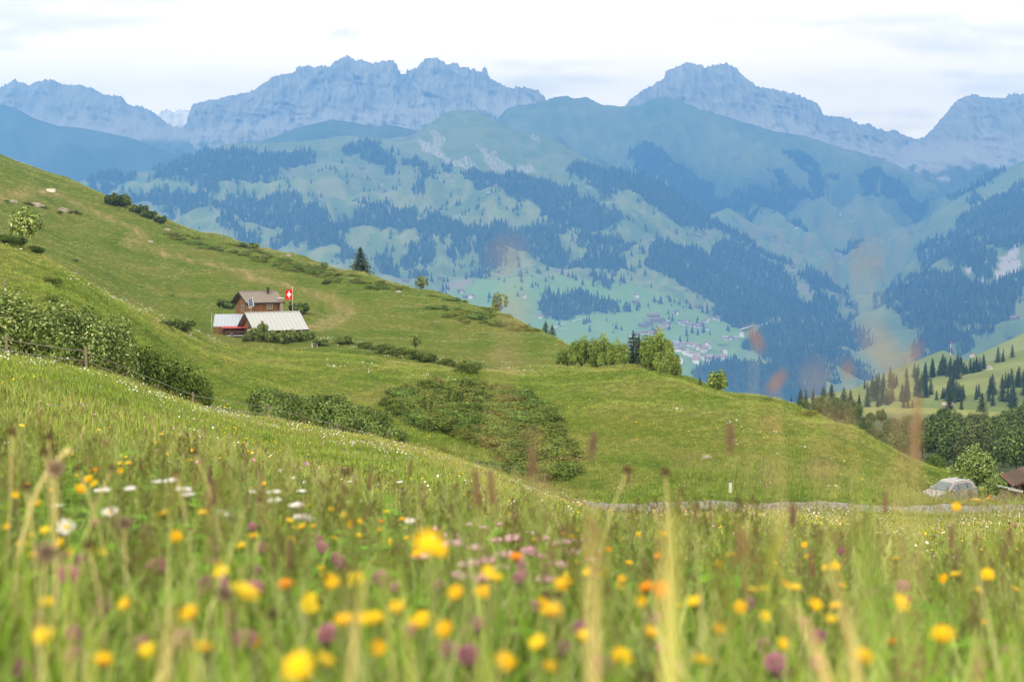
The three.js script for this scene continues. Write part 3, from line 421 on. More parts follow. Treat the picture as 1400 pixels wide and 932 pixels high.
// the nearer wooded hill on the right: each spruce by itself
{
  const J = (l) => Z(1060, 460, 4.118, l), L = layers.meadowHill, lab = 'tall dark spruce in the wood on the grassy hill beyond the terrace';
  const fill = (q, n, h) => { let x0 = 1e9, x1 = -1e9, y0 = 1e9, y1 = -1e9, k = 0, guard = 0; for (const [x, y] of q) { x0 = Math.min(x0, x); x1 = Math.max(x1, x); y0 = Math.min(y0, y); y1 = Math.max(y1, y); } while (k < n && guard++ < 9999) { const px = R(x0, x1), py = R(y0, y1); if (!inside(q, px, py)) continue; conifer(L.at(px, py), 0.74 * h * R(0.6, 1.25), lab, 'spruces on the grassy hill', undefined, 1.05); k++; } };
  fill(J([[480, 330], [560, 270], [700, 240], [840, 215], [820, 240], [740, 275], [640, 320], [660, 350], [500, 395]]), 34, 15);
  fill(J([[690, 345], [760, 320], [765, 385], [560, 395], [640, 350]]), 16, 14);
  fill(J([[835, 270], [880, 235], [960, 205], [960, 190], [840, 235]]), 12, 19); fill(J([[960, 205], [1060, 195], [1055, 180], [980, 185]]), 9, 19);
  fill(J([[1000, 275], [1100, 215], [1200, 172], [1290, 140], [1380, 108], [1375, 98], [1280, 130], [1190, 160], [1090, 200], [990, 255]]), 24, 15);
  fill(J([[1110, 350], [1240, 285], [1340, 250], [1400, 240], [1460, 240], [1460, 420], [1110, 410]]), 36, 15);
  fill(J([[790, 315], [870, 300], [885, 330], [780, 345]]), 9, 15); fill(J([[965, 300], [1000, 290], [1020, 340], [960, 345]]), 6, 18); fill(J([[860, 380], [950, 355], [1000, 330], [1070, 345], [1090, 385], [900, 395]]), 14, 13);
}
// ---------------------------------------------------------------- houses across the valley
const houseWall = [std(0.62, 0.58, 0.52), std(0.42, 0.36, 0.3), std(0.2, 0.13, 0.085), std(0.7, 0.68, 0.64)];
const houseRoof = [std(0.23, 0.145, 0.11), std(0.2, 0.12, 0.1), std(0.34, 0.3, 0.28), std(0.16, 0.14, 0.14), std(0.33, 0.19, 0.135)];
const wallBox = (() => { const s = new THREE.Shape([new THREE.Vector2(-0.5, -0.4), new THREE.Vector2(0.5, -0.4), new THREE.Vector2(0.5, 0.62), new THREE.Vector2(0, 1.0), new THREE.Vector2(-0.5, 0.62)]); const g = new THREE.ExtrudeGeometry(s, { depth: 1, bevelEnabled: false }); g.translate(0, 0, -0.5); return g; })();
const roofSlab = (() => { const s = new THREE.Shape([new THREE.Vector2(-0.62, 0.54), new THREE.Vector2(0, 1.03), new THREE.Vector2(0.62, 0.54), new THREE.Vector2(0.62, 0.62), new THREE.Vector2(0, 1.12), new THREE.Vector2(-0.62, 0.62)]); const g = new THREE.ExtrudeGeometry(s, { depth: 1.16, bevelEnabled: false }); g.translate(0, 0, -0.58); return g; })();
const windowGeo = new THREE.BoxGeometry(0.13, 0.16, 0.02), paneMat = std(0.05, 0.06, 0.07, 0.3);
function valleyHouse(layer, px, py, w0, label, group, wall = 0, roof = 0, long = 1.3) {
  const o = new THREE.Group(); o.position.copy(layer.at(px, py)); const w = w0 * 0.78, h = w * R(0.75, 0.95);
  part('wall', wallBox, houseWall[wall], o); part('roof', roofSlab, houseRoof[roof], o);
  o.scale.set(w, h, w * long); o.rotation.y = R(-0.5, 0.5) + (rnd() < 0.5 ? 1.57 : 0);
  return top(o, 'house', label, 'house', group);
}
{
  const FM = layers.farmMountain, V = (l) => Z(860, 400, 7, l), pick = (a) => a[Math.floor(rnd() * a.length)];
  const row = (pts, n, jit, label, group, walls, roofs, w) => { for (let k = 0; k < n; k++) { const t = k / Math.max(1, n - 1) * (pts.length - 1), i = Math.min(Math.floor(t), pts.length - 2), f = t - i; valleyHouse(FM, mix(pts[i][0], pts[i + 1][0], f) + R(-jit, jit), mix(pts[i][1], pts[i + 1][1], f) + R(-jit, jit) * 0.4, R(w[0], w[1]), label, group, pick(walls), pick(roofs), R(1.1, 1.6)); } };
  row(V([[20, 400], [150, 385], [270, 372], [300, 345], [380, 340]]), 15, 1.3, 'chalet with reddish roof in the row of houses climbing the green slope', 'row of houses climbing the slope', [0, 0, 2, 3], [0, 4, 1], [10, 15]);
  row(V([[130, 320], [220, 312], [320, 298]]), 5, 1.5, 'dark timber farm building above the row of houses', 'dark farm buildings above the row', [2], [1, 3], [10, 18]);
  row(V([[480, 275], [540, 265], [620, 280], [700, 280], [760, 265], [850, 255]]), 20, 1.4, 'small pale house in the tight hamlet below the forest edge', 'hamlet below the forest edge', [0, 3, 3, 1], [1, 0, 3], [8, 12]);
  row(V([[500, 300], [560, 312], [640, 315], [740, 320]]), 15, 1.4, 'small pale house in the lower rows of the hamlet', 'hamlet, lower rows', [0, 3, 1], [1, 3, 0], [8, 12]);
  row(V([[280, 470], [380, 490], [480, 520], [580, 545], [680, 560], [720, 590]]), 22, 4, 'village house among close neighbours beside the trees in the valley', 'village in the valley', [0, 3, 3, 1], [0, 1, 4, 2], [10, 15]);
  row(V([[420, 560], [500, 590], [600, 610], [700, 630], [800, 645], [880, 640]]), 26, 3.2, 'village house in the densest part of the valley village', 'village in the valley, centre', [0, 3, 3], [0, 4, 1, 2], [10, 16]);
  row(V([[20, 480], [100, 500], [60, 550], [180, 520]]), 8, 2, 'village house half hidden behind the leafy bush on the crest', 'village behind the bush', [0, 3], [0, 1, 2], [10, 14]);
  valleyHouse(FM, ...V([[750, 555]])[0], 22, 'long white hall with a wide red-brown roof in the valley village', null, 3, 4, 1.5);
  valleyHouse(FM, ...V([[915, 585]])[0], 16, 'single white house with red roof between village and round meadow', null, 3, 4, 1.2);
  valleyHouse(FM, ...V([[470, 670]])[0], 16, 'white flat barn at the lower edge of the village', null, 3, 2, 2); valleyHouse(FM, ...V([[640, 660]])[0], 16, 'house with bright red roof at the lower edge of the village', null, 3, 4, 1.3);
  valleyHouse(FM, ...V([[450, 195]])[0], 15, 'white house alone on the meadow above the hamlet', null, 3, 3, 1.2); valleyHouse(FM, ...V([[240, 275]])[0], 17, 'long dark barn above the row of houses', null, 2, 1, 2.2);
  row(V([[930, 410], [970, 415], [1015, 412]]), 4, 1, 'grey farm building beside the gravel loop at the forest edge', 'farm at the gravel loop', [1, 0], [3, 2], [12, 16]);
  for (const [q, lab, wl, rf] of [[[80, 35], 'pair of pale farmhouses high on the meadow', 3, 3], [[60, 95], 'dark wide farmhouse with pale gable on the meadow', 2, 1], [[290, 105], 'brown hay barn between small trees on the meadow', 2, 0], [[650, 120], 'red-roofed barn near the forest edge', 2, 0], [[375, 62], 'tiny brown barn on the upper meadow', 2, 1]]) valleyHouse(FM, ...V([q])[0], 13, lab, null, wl, rf, 1.5);
  const farm = 'scattered timber farmhouse on the upper meadows across the valley';
  for (const [px, py] of [...B([[300, 192], [410, 235], [92, 378], [770, 275], [725, 797], [540, 802], [1040, 795], [840, 872]]), ...A([[1070, 262], [1295, 378]]), ...D3([[225, 262], [190, 290], [235, 692], [250, 692], [375, 795], [560, 685], [650, 405], [660, 412], [1000, 482], [1040, 478], [1085, 552], [855, 268], [970, 795], [60, 795], [95, 800], [40, 770], [460, 895], [1180, 885]]), ...E4([[385, 285], [405, 282], [440, 285], [165, 320], [190, 398], [660, 388], [700, 365], [635, 392], [835, 485], [910, 485], [905, 530], [765, 548], [1300, 745], [1310, 730], [1165, 640]])]) valleyHouse(FM, px, py, R(10, 15), farm, 'scattered farmhouses', pick([2, 2, 0, 1]), pick([1, 3, 0, 2]), R(1.1, 1.8));
  const side = 'small house of the hamlets in the side valley';
  for (const [px, py] of [...E4([[860, 390], [880, 395], [905, 385], [930, 395], [950, 400], [965, 390], [985, 398], [940, 385], [1065, 370], [1100, 360], [1130, 385], [1160, 388], [1090, 330], [1100, 340], [1005, 340], [1020, 335], [775, 340], [795, 355], [815, 360], [1160, 228], [1215, 262], [1100, 470], [1120, 465], [1040, 475]]), ...F6([[200, 380], [195, 395], [310, 380], [250, 505], [245, 498], [190, 538], [220, 552], [210, 590], [390, 565], [65, 660], [100, 655], [120, 685], [185, 715], [260, 428], [300, 440], [130, 765]])]) valleyHouse(px > 1200 || py > 345 ? layers.valleyFloor : layers.greenMountain, px, py, R(11, 17), side, 'hamlets in the side valley', pick([0, 3, 1, 2]), pick([0, 1, 2, 3]), R(1.1, 1.8));
  valleyHouse(layers.gorgeSide, ...F6([[790, 850]])[0], 14, 'long brown farmhouse with pale end on the right-hand meadow', null, 2, 0, 2.2); valleyHouse(layers.gorgeSide, ...F6([[828, 708]])[0], 11, 'brown hut at the wood edge above the right-hand meadow', null, 2, 1);
  // lane to the village, gravel bank of the torrent, meadow tracks
  const ribbon = (layer, px, w, mat, name, lift = 1.2) => { const c = new THREE.CatmullRomCurve3(px.map(([x, y]) => layer.at(x, y).add(new THREE.Vector3(0, lift, 0)))), n = 40, P = new Float32Array((n + 1) * 6), q = c.getPoints(n); for (let i = 0; i <= n; i++) { const a = q[Math.max(0, i - 1)], b = q[Math.min(n, i + 1)], dx = b.x - a.x, dz = b.z - a.z, l = Math.hypot(dx, dz) || 1; P.set([q[i].x - dz / l * w, q[i].y, q[i].z + dx / l * w, q[i].x + dz / l * w, q[i].y, q[i].z - dx / l * w], i * 6); } return ground(new THREE.Mesh(gridGeo(2, n + 1, P), mat), name); };
  const lane = std(0.42, 0.4, 0.37), gravel = std(0.5, 0.47, 0.43);
  ribbon(FM, V([[680, 530], [760, 512], [850, 500], [960, 488]]), 3, lane, 'village_lane'); ribbon(FM, V([[330, 320], [380, 285], [430, 240]]), 2.5, lane, 'village_lane'); ribbon(FM, V([[380, 305], [430, 295], [480, 282]]), 2.5, lane, 'village_lane'); ribbon(FM, V([[905, 410], [930, 425], [950, 445]]), 3, lane, 'village_lane');
  ribbon(FM, E4([[630, 815], [690, 800], [740, 795], [775, 785]]), 6, gravel, 'gravel_bank'); ribbon(FM, E4([[800, 768], [870, 770], [940, 762]]), 4, gravel, 'gravel_bank'); ribbon(FM, E4([[630, 805], [635, 830], [640, 855]]), 6, gravel, 'gravel_bank');
  ribbon(FM, Z(740, 430, 6.364, [[110, 100], [200, 65], [300, 40], [430, 30]]), 3, gravel, 'gravel_road'); ribbon(FM, Z(740, 430, 6.364, [[110, 100], [180, 120], [240, 150]]), 3, gravel, 'gravel_road');
  ribbon(FM, D3([[310, 672], [400, 662], [460, 645], [540, 625]]), 1.6, lane, 'meadow_track'); ribbon(FM, E4([[120, 240], [180, 215], [205, 195]]), 1.6, lane, 'meadow_track'); ribbon(layers.gorgeSide, F6([[705, 805], [750, 835], [790, 850]]), 1.6, lane, 'meadow_track'); ribbon(FM, E4([[1270, 740], [1310, 735], [1340, 745]]), 3, lane, 'meadow_track');
  ribbon(layers.valleyFloor, F6([[150, 535], [180, 555], [240, 560]]), 3, lane, 'meadow_track'); ribbon(layers.valleyFloor, F6([[175, 385], [200, 405], [240, 440]]), 3, lane, 'meadow_track');
}
// ---------------------------------------------------------------- shrubs and broadleaved trees: leaves by the thousand on lobed crowns
const leafMat = leafy({ roughness: 0.75 });
function foliage(seed, { rx = 1, ry = 1, rz = 1, lobes = 16, leaves = 3000, size = 0.06, col = [0.09, 0.14, 0.035], pale = [0.2, 0.24, 0.12], paleShare = 0.15, flat = 0, long = 1.9, low = 0.12, lobeR = [0.26, 0.46], spikes = 0, full = false }) {
  const r = rngOf(seed), n = Math.floor(leaves), P = new Float32Array(n * 12), N = new Float32Array(n * 12), K = new Float32Array(n * 12), I = new Uint32Array(n * 6), L = [];
  for (let k = 0; k < lobes; k++) { const a = r() * 6.283, e = Math.acos(1 - r() * (full ? 1.95 : 1.3)), q = Math.pow(r(), 0.45) * 0.72; const s = mix(lobeR[0], lobeR[1], r()); L.push([Math.sin(e) * Math.cos(a) * q, low + (1 - low) * (0.5 + 0.5 * Math.cos(e) * q * 1.15) - s * 0.35, Math.sin(e) * Math.sin(a) * q, s, 0.72 + 0.55 * r()]); }
  const v = new THREE.Vector3(), nrm = new THREE.Vector3(), t = new THREE.Vector3(), b = new THREE.Vector3();
  for (let i = 0; i < n; i++) {
    const l = L[Math.floor(r() * lobes)], z = 2 * r() - 1, a = r() * 6.283, s = Math.sqrt(1 - z * z), q = Math.pow(r(), 0.33) * (0.9 + 0.22 * r());
    const sh = r() < spikes ? 1 + 0.5 * r() : 1;
    v.set(s * Math.cos(a), z, s * Math.sin(a)); nrm.copy(v).addScaledVector(t.set(r() - 0.5, r() - 0.1, r() - 0.5), 1.5).normalize();
    let x = (l[0] + v.x * l[3] * q) * rx, y = (l[1] + v.y * l[3] * q * 0.9 * sh) * ry, zz = (l[2] + v.z * l[3] * q) * rz; if (y < 0) y = -y * 0.3;
    t.set(r() - 0.5, r() - 0.5, r() - 0.5).cross(nrm).normalize(); b.crossVectors(nrm, t);
    const w = size * (0.6 + 0.8 * r()), h = w * long; const o = i * 12;
    const c = [[0, -h / 2], [w / 2, 0], [0, h / 2], [-w / 2, 0]];
    const g = l[4] * (0.75 + 0.5 * r()), k = r() < paleShare ? pale : col;
    for (let m = 0; m < 4; m++) { P[o + m * 3] = x + b.x * c[m][0] + t.x * c[m][1]; P[o + m * 3 + 1] = y + b.y * c[m][0] + t.y * c[m][1]; P[o + m * 3 + 2] = zz + b.z * c[m][0] + t.z * c[m][1]; N[o + m * 3] = nrm.x; N[o + m * 3 + 1] = nrm.y; N[o + m * 3 + 2] = nrm.z; K[o + m * 3] = k[0] * g; K[o + m * 3 + 1] = k[1] * g; K[o + m * 3 + 2] = k[2] * g; }
    I.set([i * 4, i * 4 + 2, i * 4 + 1, i * 4, i * 4 + 3, i * 4 + 2], i * 6);
  }
  const g = new THREE.BufferGeometry(); g.setAttribute('position', new THREE.BufferAttribute(P, 3)); g.setAttribute('normal', new THREE.BufferAttribute(N, 3)); g.setAttribute('color', new THREE.BufferAttribute(K, 3)); g.setIndex(new THREE.BufferAttribute(I, 1));
  g.userData.lobes = L.map((l) => [l[0] * rx, l[1] * ry, l[2] * rz]); return g;
}
function limb(a, b, r0, r1, bend = 0.12, seg = 5) { // a tapered, slightly bent branch
  const A_ = new THREE.Vector3(...a), B_ = new THREE.Vector3(...b), m = A_.clone().lerp(B_, 0.5).add(new THREE.Vector3(R(-1, 1), R(-0.3, 0.6), R(-1, 1)).multiplyScalar(bend * A_.distanceTo(B_))), c = new THREE.QuadraticBezierCurve3(A_, m, B_), g = new THREE.TubeGeometry(c, seg, 1, 5, false), p = g.attributes.position;
  for (let i = 0; i <= seg; i++) { const q = c.getPoint(i / seg), rr = mix(r0, r1, i / seg); for (let k = 0; k < 6; k++) { const o = i * 6 + k; p.setXYZ(o, q.x + (p.getX(o) - q.x) * rr, q.y + (p.getY(o) - q.y) * rr, q.z + (p.getZ(o) - q.z) * rr); } }
  g.computeVertexNormals(); return g;
}
function shrub(seed, opt, stem = 0.03) { // a Group: stems and foliage
  const o = new THREE.Group(), f = foliage(seed, { full: true, ...opt }), st = [];
  f.userData.lobes.slice(0, 9).forEach((l, i) => st.push(limb([l[0] * 0.15, -0.1, l[2] * 0.15], l, stem, stem * 0.3)));
  part('branch', mergeGeometries(st), barkMat, o); part('foliage', f, leafMat, o).userData.kind = 'stuff'; return o;
}
function tree(seed, opt, trunkR, h0) { // a Group: trunk with limbs, crown
  const o = new THREE.Group(), f = foliage(seed, opt), st = [limb([0, -0.3, 0], [0, h0, 0], trunkR, trunkR * 0.7, 0.04)];
  f.userData.lobes.slice(0, 12).forEach((l) => st.push(limb([0, h0 * 0.85, 0], l, trunkR * 0.55, trunkR * 0.12)));
  part('trunk', mergeGeometries(st), barkMat, o); part('crown', f, leafMat, o).userData.kind = 'stuff'; return o;
}
function plant(proto, p, s, name, label, category, group, turn = R(0, 6)) { const o = proto.clone(); o.position.copy(p); if (typeof s === 'number') o.scale.setScalar(s); else o.scale.set(...s); o.rotation.y = turn; return top(o, name, label, category, group); }
const onHill = (px, py, d0) => hit(px, py, d0);
const deep = (px, d, dy = 0) => { const e = pt(px, 466, d); return new THREE.Vector3(e.x, G.at(e.x, -d) + dy, -d); };

// the two big bushes behind the fence
const whitebeam = shrub(21, { rx: 1.45, ry: 2.1, rz: 1.3, lobes: 40, leaves: 20000, size: 0.05, col: [0.111, 0.179, 0.031], pale: [0.352, 0.413, 0.166], paleShare: 0.36, lobeR: [0.22, 0.42] });
const greenBush = shrub(22, { rx: 1.3, ry: 1.7, rz: 1.1, lobes: 36, leaves: 16000, size: 0.048, col: [0.070, 0.119, 0.018], pale: [0.196, 0.275, 0.058], paleShare: 0.2, lobeR: [0.22, 0.42] });
plant(whitebeam, deep(32, 48), [1.5, 1.4, 1.1], 'whitebeam_shrub', 'pale-leaved round bush behind the wire at the left end of the fence', 'shrub', null, 0.4);
plant(whitebeam, deep(95, 50), [1.4, 1.5, 1.2], 'whitebeam_shrub', 'tallest silvery green bush behind the leaning fence post', 'shrub', null, 2.1);
plant(whitebeam, deep(143, 51), [1.2, 1.45, 1], 'whitebeam_shrub', 'silvery bush with brown twigs between the tall bush and the dark bush', 'shrub', null, 4);
plant(greenBush, deep(186, 53), [1.25, 1.62, 1], 'green_shrub', 'dark green bush sloping down behind the wire fence', 'shrub', null, 1);
plant(greenBush, deep(234, 55), [1.35, 1.6, 1], 'green_shrub', 'dark green bush at the lower end of the row behind the fence', 'shrub', null, 3);
plant(greenBush, deep(-30, 48), [1.3, 1.5, 1], 'green_shrub', 'green bush cut by the left edge of the view', 'shrub', null, 2);
const lowGold = shrub(23, { rx: 1, ry: 0.62, rz: 0.8, lobes: 22, leaves: 4200, size: 0.045, col: [0.170, 0.214, 0.029], pale: [0.261, 0.275, 0.058], paleShare: 0.25, lobeR: [0.2, 0.34], low: 0 }, 0.015);
plant(lowGold, deep(150, 47), [1.1, 0.95, 1], 'low_shrub', 'low golden green cushion shrub under the tall bush', 'shrub', null); plant(lowGold, deep(166, 49), [0.9, 0.8, 1], 'low_shrub', 'low golden green cushion shrub in front of the dark bush', 'shrub', null);

// willow scrub on the hummock below the hut
const willow = shrub(24, { rx: 1.9, ry: 1.35, rz: 1.5, lobes: 50, leaves: 16000, size: 0.06, col: [0.111, 0.173, 0.031], pale: [0.221, 0.275, 0.098], paleShare: 0.2, lobeR: [0.16, 0.3], long: 2.4, low: 0 });
const heathOf = (seed, col, pale) => shrub(seed, { rx: 1.2, ry: 0.9, rz: 1.1, lobes: 44, leaves: 9000, size: 0.055, col, pale, paleShare: 0.25, lobeR: [0.2, 0.36], low: -0.25, long: 1.7 }, 0.012);
const darkHeath = heathOf(25, [0.1, 0.152, 0.024], [0.21, 0.22, 0.05]), heaths = [darkHeath, heathOf(26, [0.135, 0.175, 0.03], [0.25, 0.24, 0.06]), heathOf(27, [0.15, 0.15, 0.035], [0.24, 0.2, 0.07]), heathOf(28, [0.115, 0.19, 0.03], [0.2, 0.28, 0.07])];
for (const [px, py, d, s, h] of [[352, 566, 70, 1.2, 1.35], [385, 572, 72, 1.4, 1.7], [418, 572, 73, 1.4, 1.8], [452, 560, 76, 1.35, 1.75], [488, 575, 76, 1.25, 1.6], [522, 590, 77, 1.15, 1.35], [375, 545, 80, 1.3, 1.5], [440, 548, 84, 1.3, 1.5], [500, 548, 84, 1.2, 1.3]]) plant(willow, deep(px, d), [s, h, s], 'willow_shrub', 'grey-green willow scrub on the hummock behind the fence', 'shrub', 'willow scrub on the hummock');
for (const [px, d, s] of [[612, 78, 0.62], [630, 78, 0.7], [650, 79, 0.72], [672, 80, 0.7], [694, 82, 0.66], [712, 83, 0.5]]) plant(willow, deep(px, d), [s, s * 0.9, s], 'willow_shrub', 'pale grey-green willow bush along the foot of the heath mound', 'shrub', 'willows at the foot of the heath mound');
{
  const q = [[528, 548], [540, 530], [580, 524], [640, 522], [700, 532], [735, 550], [760, 580], [778, 620], [775, 655], [735, 655], [700, 630], [650, 600], [600, 585], [555, 572]]; let k = 0;
  for (let py = 524; py < 656; py += 8) for (let px = 524; px < 782; px += 14) { const x = px + R(-7, 7), y = py + R(-4, 4); if (!inside(q, x, y)) continue; const p = onHill(x, y + 4, 80); const s = R(1.0, 1.55), q_ = n2(x * 0.02, y * 0.04) + R(-0.4, 0.4), v = q_ < -0.75 ? 2 : q_ < 0.05 ? 0 : q_ < 0.4 ? 1 : 3; p.y -= 0.12; plant(heaths[v], p, [s, s * R(0.6, 0.95), s], 'heath_shrub', ['dark green heath shrub', 'yellow-green heath shrub', 'rusty brown heath shrub', 'fresh green heath shrub'][v] + ' on the mound beyond the willows', 'shrub', ['dark green', 'yellow-green', 'rusty', 'fresh green'][v] + ' heath shrubs on the mound'); k++; }
  const q2 = [[560, 596], [600, 604], [660, 636], [720, 656], [760, 662], [700, 660], [620, 628], [540, 606]];
  for (let k2 = 0; k2 < 26; k2++) { const px = R(540, 770), py = R(596, 664); if (!inside(q2, px, py)) continue; plant(lowGold, onHill(px, py, 60), R(0.5, 0.9), 'low_shrub', 'low yellow-green shrub along the wire below the willow row', 'shrub', 'low shrubs along the wire'); }
  for (let k2 = 0; k2 < 12; k2++) plant(lowGold, deep(R(360, 470), R(64, 70)), R(0.7, 1.1), 'low_shrub', 'low golden shrub in front of the willow scrub', 'shrub', 'low shrubs before the willow scrub');
}
// bushes seen from afar: coarse sprays
const farBush = shrub(29, { rx: 1.5, ry: 1.5, rz: 1.3, lobes: 24, leaves: 2400, size: 0.15, col: [0.128, 0.181, 0.039], pale: [0.243, 0.288, 0.104], paleShare: 0.3, lobeR: [0.16, 0.32], low: 0.0, long: 2.0 }, 0.02), darkBush = shrub(30, { rx: 1.5, ry: 1.6, rz: 1.3, lobes: 26, leaves: 2600, size: 0.15, col: [0.077, 0.119, 0.026], pale: [0.154, 0.200, 0.065], paleShare: 0.2, lobeR: [0.16, 0.34], low: -0.05, long: 1.8 }, 0.02);
// heath along the skyline of the house hill and patches on the slope
{
  const band = [[[205, 318], [260, 322], [330, 335], [420, 362], [520, 384], [560, 395], [520, 398], [440, 384], [350, 358], [260, 336]], [[590, 420], [640, 424], [690, 436], [735, 452], [730, 458], [660, 446], [600, 432]], [[560, 398], [640, 412], [700, 432], [690, 434], [620, 414]]];
  for (const q of band) for (let k = 0; k < 2600; k++) { const px = R(200, 740), py = R(315, 460); if (!inside(q, px, py) || rnd() < 0.5) continue; const s = R(0.8, 1.7), p = onHill(px, py, 150); if (p.z < -500) continue; p.y -= 0.15; plant(rnd() < 0.6 ? lowGold : heaths[rnd() < 0.5 ? 1 : 3], p, [s * 1.6, s * 0.75, s], 'heath_shrub', 'low heath shrub on the slope below the skyline of the hut hill', 'shrub', 'heath shrubs under the skyline'); }
  for (const [px, py, s] of [[470, 470, 1.5], [500, 476, 1.3], [528, 482, 1.5], [556, 488, 1.6], [585, 494, 1.4], [610, 500, 1.3], [540, 486, 1.3], [640, 508, 1.5], [648, 506, 1.2], [572, 492, 1.2], [512, 480, 1.1]]) plant(darkHeath, onHill(px, py, 100), [s, s * 0.8, s], 'heath_shrub', 'dark shrub in the ditch line running across the slope under the hut', 'shrub', 'shrubs in the ditch line');
  for (const [px, py, s, lab] of [[160, 281, 2.9, 'round dark bush on the skyline beside a small spruce'], [190, 291, 2.0, 'dark bush right below the skyline, top of the dark row'], [203, 298, 1.9, 'dark bush in the middle of the row below the skyline'], [217, 305, 1.7, 'dark bush at the lower end of the row below the skyline']]) plant(darkBush, onHill(px, py, 200), [s * 0.9, s * 0.85, s], 'green_shrub', lab, 'shrub', null);
  for (const [px, py, s, lab] of [[310, 421, 1.5, 'dark bush at the back corner of the upper hut'], [410, 427, 1.7, 'round dark green bush right of the flagpole'], [447, 388, 0.8, 'small dark bush above the track bend'], [248, 452, 1.0, 'dark low bush on the ridge left of the metal-roofed shed'], [438, 473, 0.9, 'dark bush with purple flowers beside the white table'], [228, 446, 0.5, 'small dark tuft on the near ridge']]) plant(darkBush, onHill(px, py, 110), [s * 0.95, s * 0.8, s], 'green_shrub', lab, 'shrub', null);
  for (const [px, d, s, h] of [[347, 186, 1.3, 1.1], [358, 188, 1.2, 1.55], [372, 187, 1.3, 1.0], [386, 187, 1.4, 1.05], [400, 188, 1.3, 1.0], [412, 189, 1.2, 0.85], [425, 190, 1.0, 0.7], [335, 186, 0.7, 0.6]]) plant(farBush, deep(px, d), [s * 0.72, h * 1.15, s * 0.6], 'garden_shrub', 'leafy grey-green bush in the row in front of the white-roofed hut', 'shrub', 'bushes in front of the white-roofed hut');
}
// trees on the hill
const youngTree = tree(41, { rx: 0.42, ry: 1.0, rz: 0.42, lobes: 14, leaves: 1500, size: 0.05, col: [0.156, 0.234, 0.040], pale: [0.261, 0.330, 0.098], paleShare: 0.3, low: 0.25, lobeR: [0.2, 0.36] }, 0.02, 0.3);
const sparseTree = tree(42, { rx: 0.55, ry: 1.0, rz: 0.5, lobes: 16, leaves: 420, size: 0.075, col: [0.170, 0.234, 0.048], pale: [0.314, 0.357, 0.117], paleShare: 0.3, low: 0.02, lobeR: [0.14, 0.26], full: true }, 0.012, 0.08);
const rowan = tree(43, { rx: 1.5, ry: 2.2, rz: 1.2, lobes: 30, leaves: 3000, size: 0.085, col: [0.170, 0.234, 0.052], pale: [0.352, 0.413, 0.166], paleShare: 0.35, low: 0.25, lobeR: [0.12, 0.24] }, 0.05, 0.5);
const birchBush = shrub(44, { rx: 1.5, ry: 2.6, rz: 1.3, lobes: 26, leaves: 15000, size: 0.07, col: [0.164, 0.241, 0.036], pale: [0.326, 0.399, 0.117], paleShare: 0.25, low: 0.1, lobeR: [0.2, 0.36] }, 0.04);
plant(rowan, deep(34, 104, -0.6), [1.55, 1.6, 1.4], 'rowan_tree', 'open-branched small tree with pale leaves on the left ridge', 'tree', null, 1.2);
for (const [px, d, s] of [[10, 99, 0.75], [28, 101, 0.7], [50, 103, 0.6]]) plant(greenBush, deep(px, d), [s * 1.3, s * 0.6, s], 'green_shrub', 'dark bush at the foot of the open-branched tree on the left ridge', 'shrub', 'bushes below the open-branched tree');
plant(youngTree, onHill(568, 481, 110), 2.5, 'young_tree', 'slim young green tree standing alone in the meadow', 'tree', null);
plant(sparseTree, crest(684), [3.6, 4.4, 3.6], 'young_tree', 'sparse brown-stemmed sapling on the crest against the valley', 'tree', null);
plant(sparseTree, crest(578), [3.2, 3.2, 3.2], 'young_tree', 'low sparse bush on the crest beside the heath', 'tree', null);
plant(youngTree, deep(983, 132, -0.7), [3.2, 2.9, 3.2], 'young_tree', 'small twin-crowned tree on the crest in front of the gorge', 'tree', null);
plant(youngTree, deep(348, 330, -0.5), [4, 2, 4], 'young_tree', 'small bush on the skyline below the far farm', 'tree', null); plant(youngTree, deep(443, 310, -0.5), [3, 2.4, 3], 'young_tree', 'pale small bush on the skyline left of the spruce', 'tree', null);
for (const [px, d, s, h, lab] of [[774, 152, 1.1, 0.85, 'leafy bush at the foot of the steep bank, uphill end of the thicket'], [795, 147, 1.25, 1.22, 'tall leafy birch bush in the thicket on the saddle'], [822, 145, 1.35, 1.45, 'tallest birch bush in the middle of the thicket on the saddle'], [847, 144, 1.1, 1.2, 'birch bush with brown stems at the downhill end of the thicket']]) plant(birchBush, deep(px, d), [s, h, s], 'birch_shrub', lab, 'shrub', null);
plant(birchBush, deep(898, 137, -0.5), [1.7, 1.75, 1.4], 'birch_shrub', 'broad bright green bush standing alone on the crest before the village', 'shrub', null, 2.2);
plant(birchBush, deep(917, 135, -0.6), [1.0, 1.15, 1.0], 'birch_shrub', 'lower leafy skirt of bush at the right of the broad bright bush', 'shrub', null, 4);
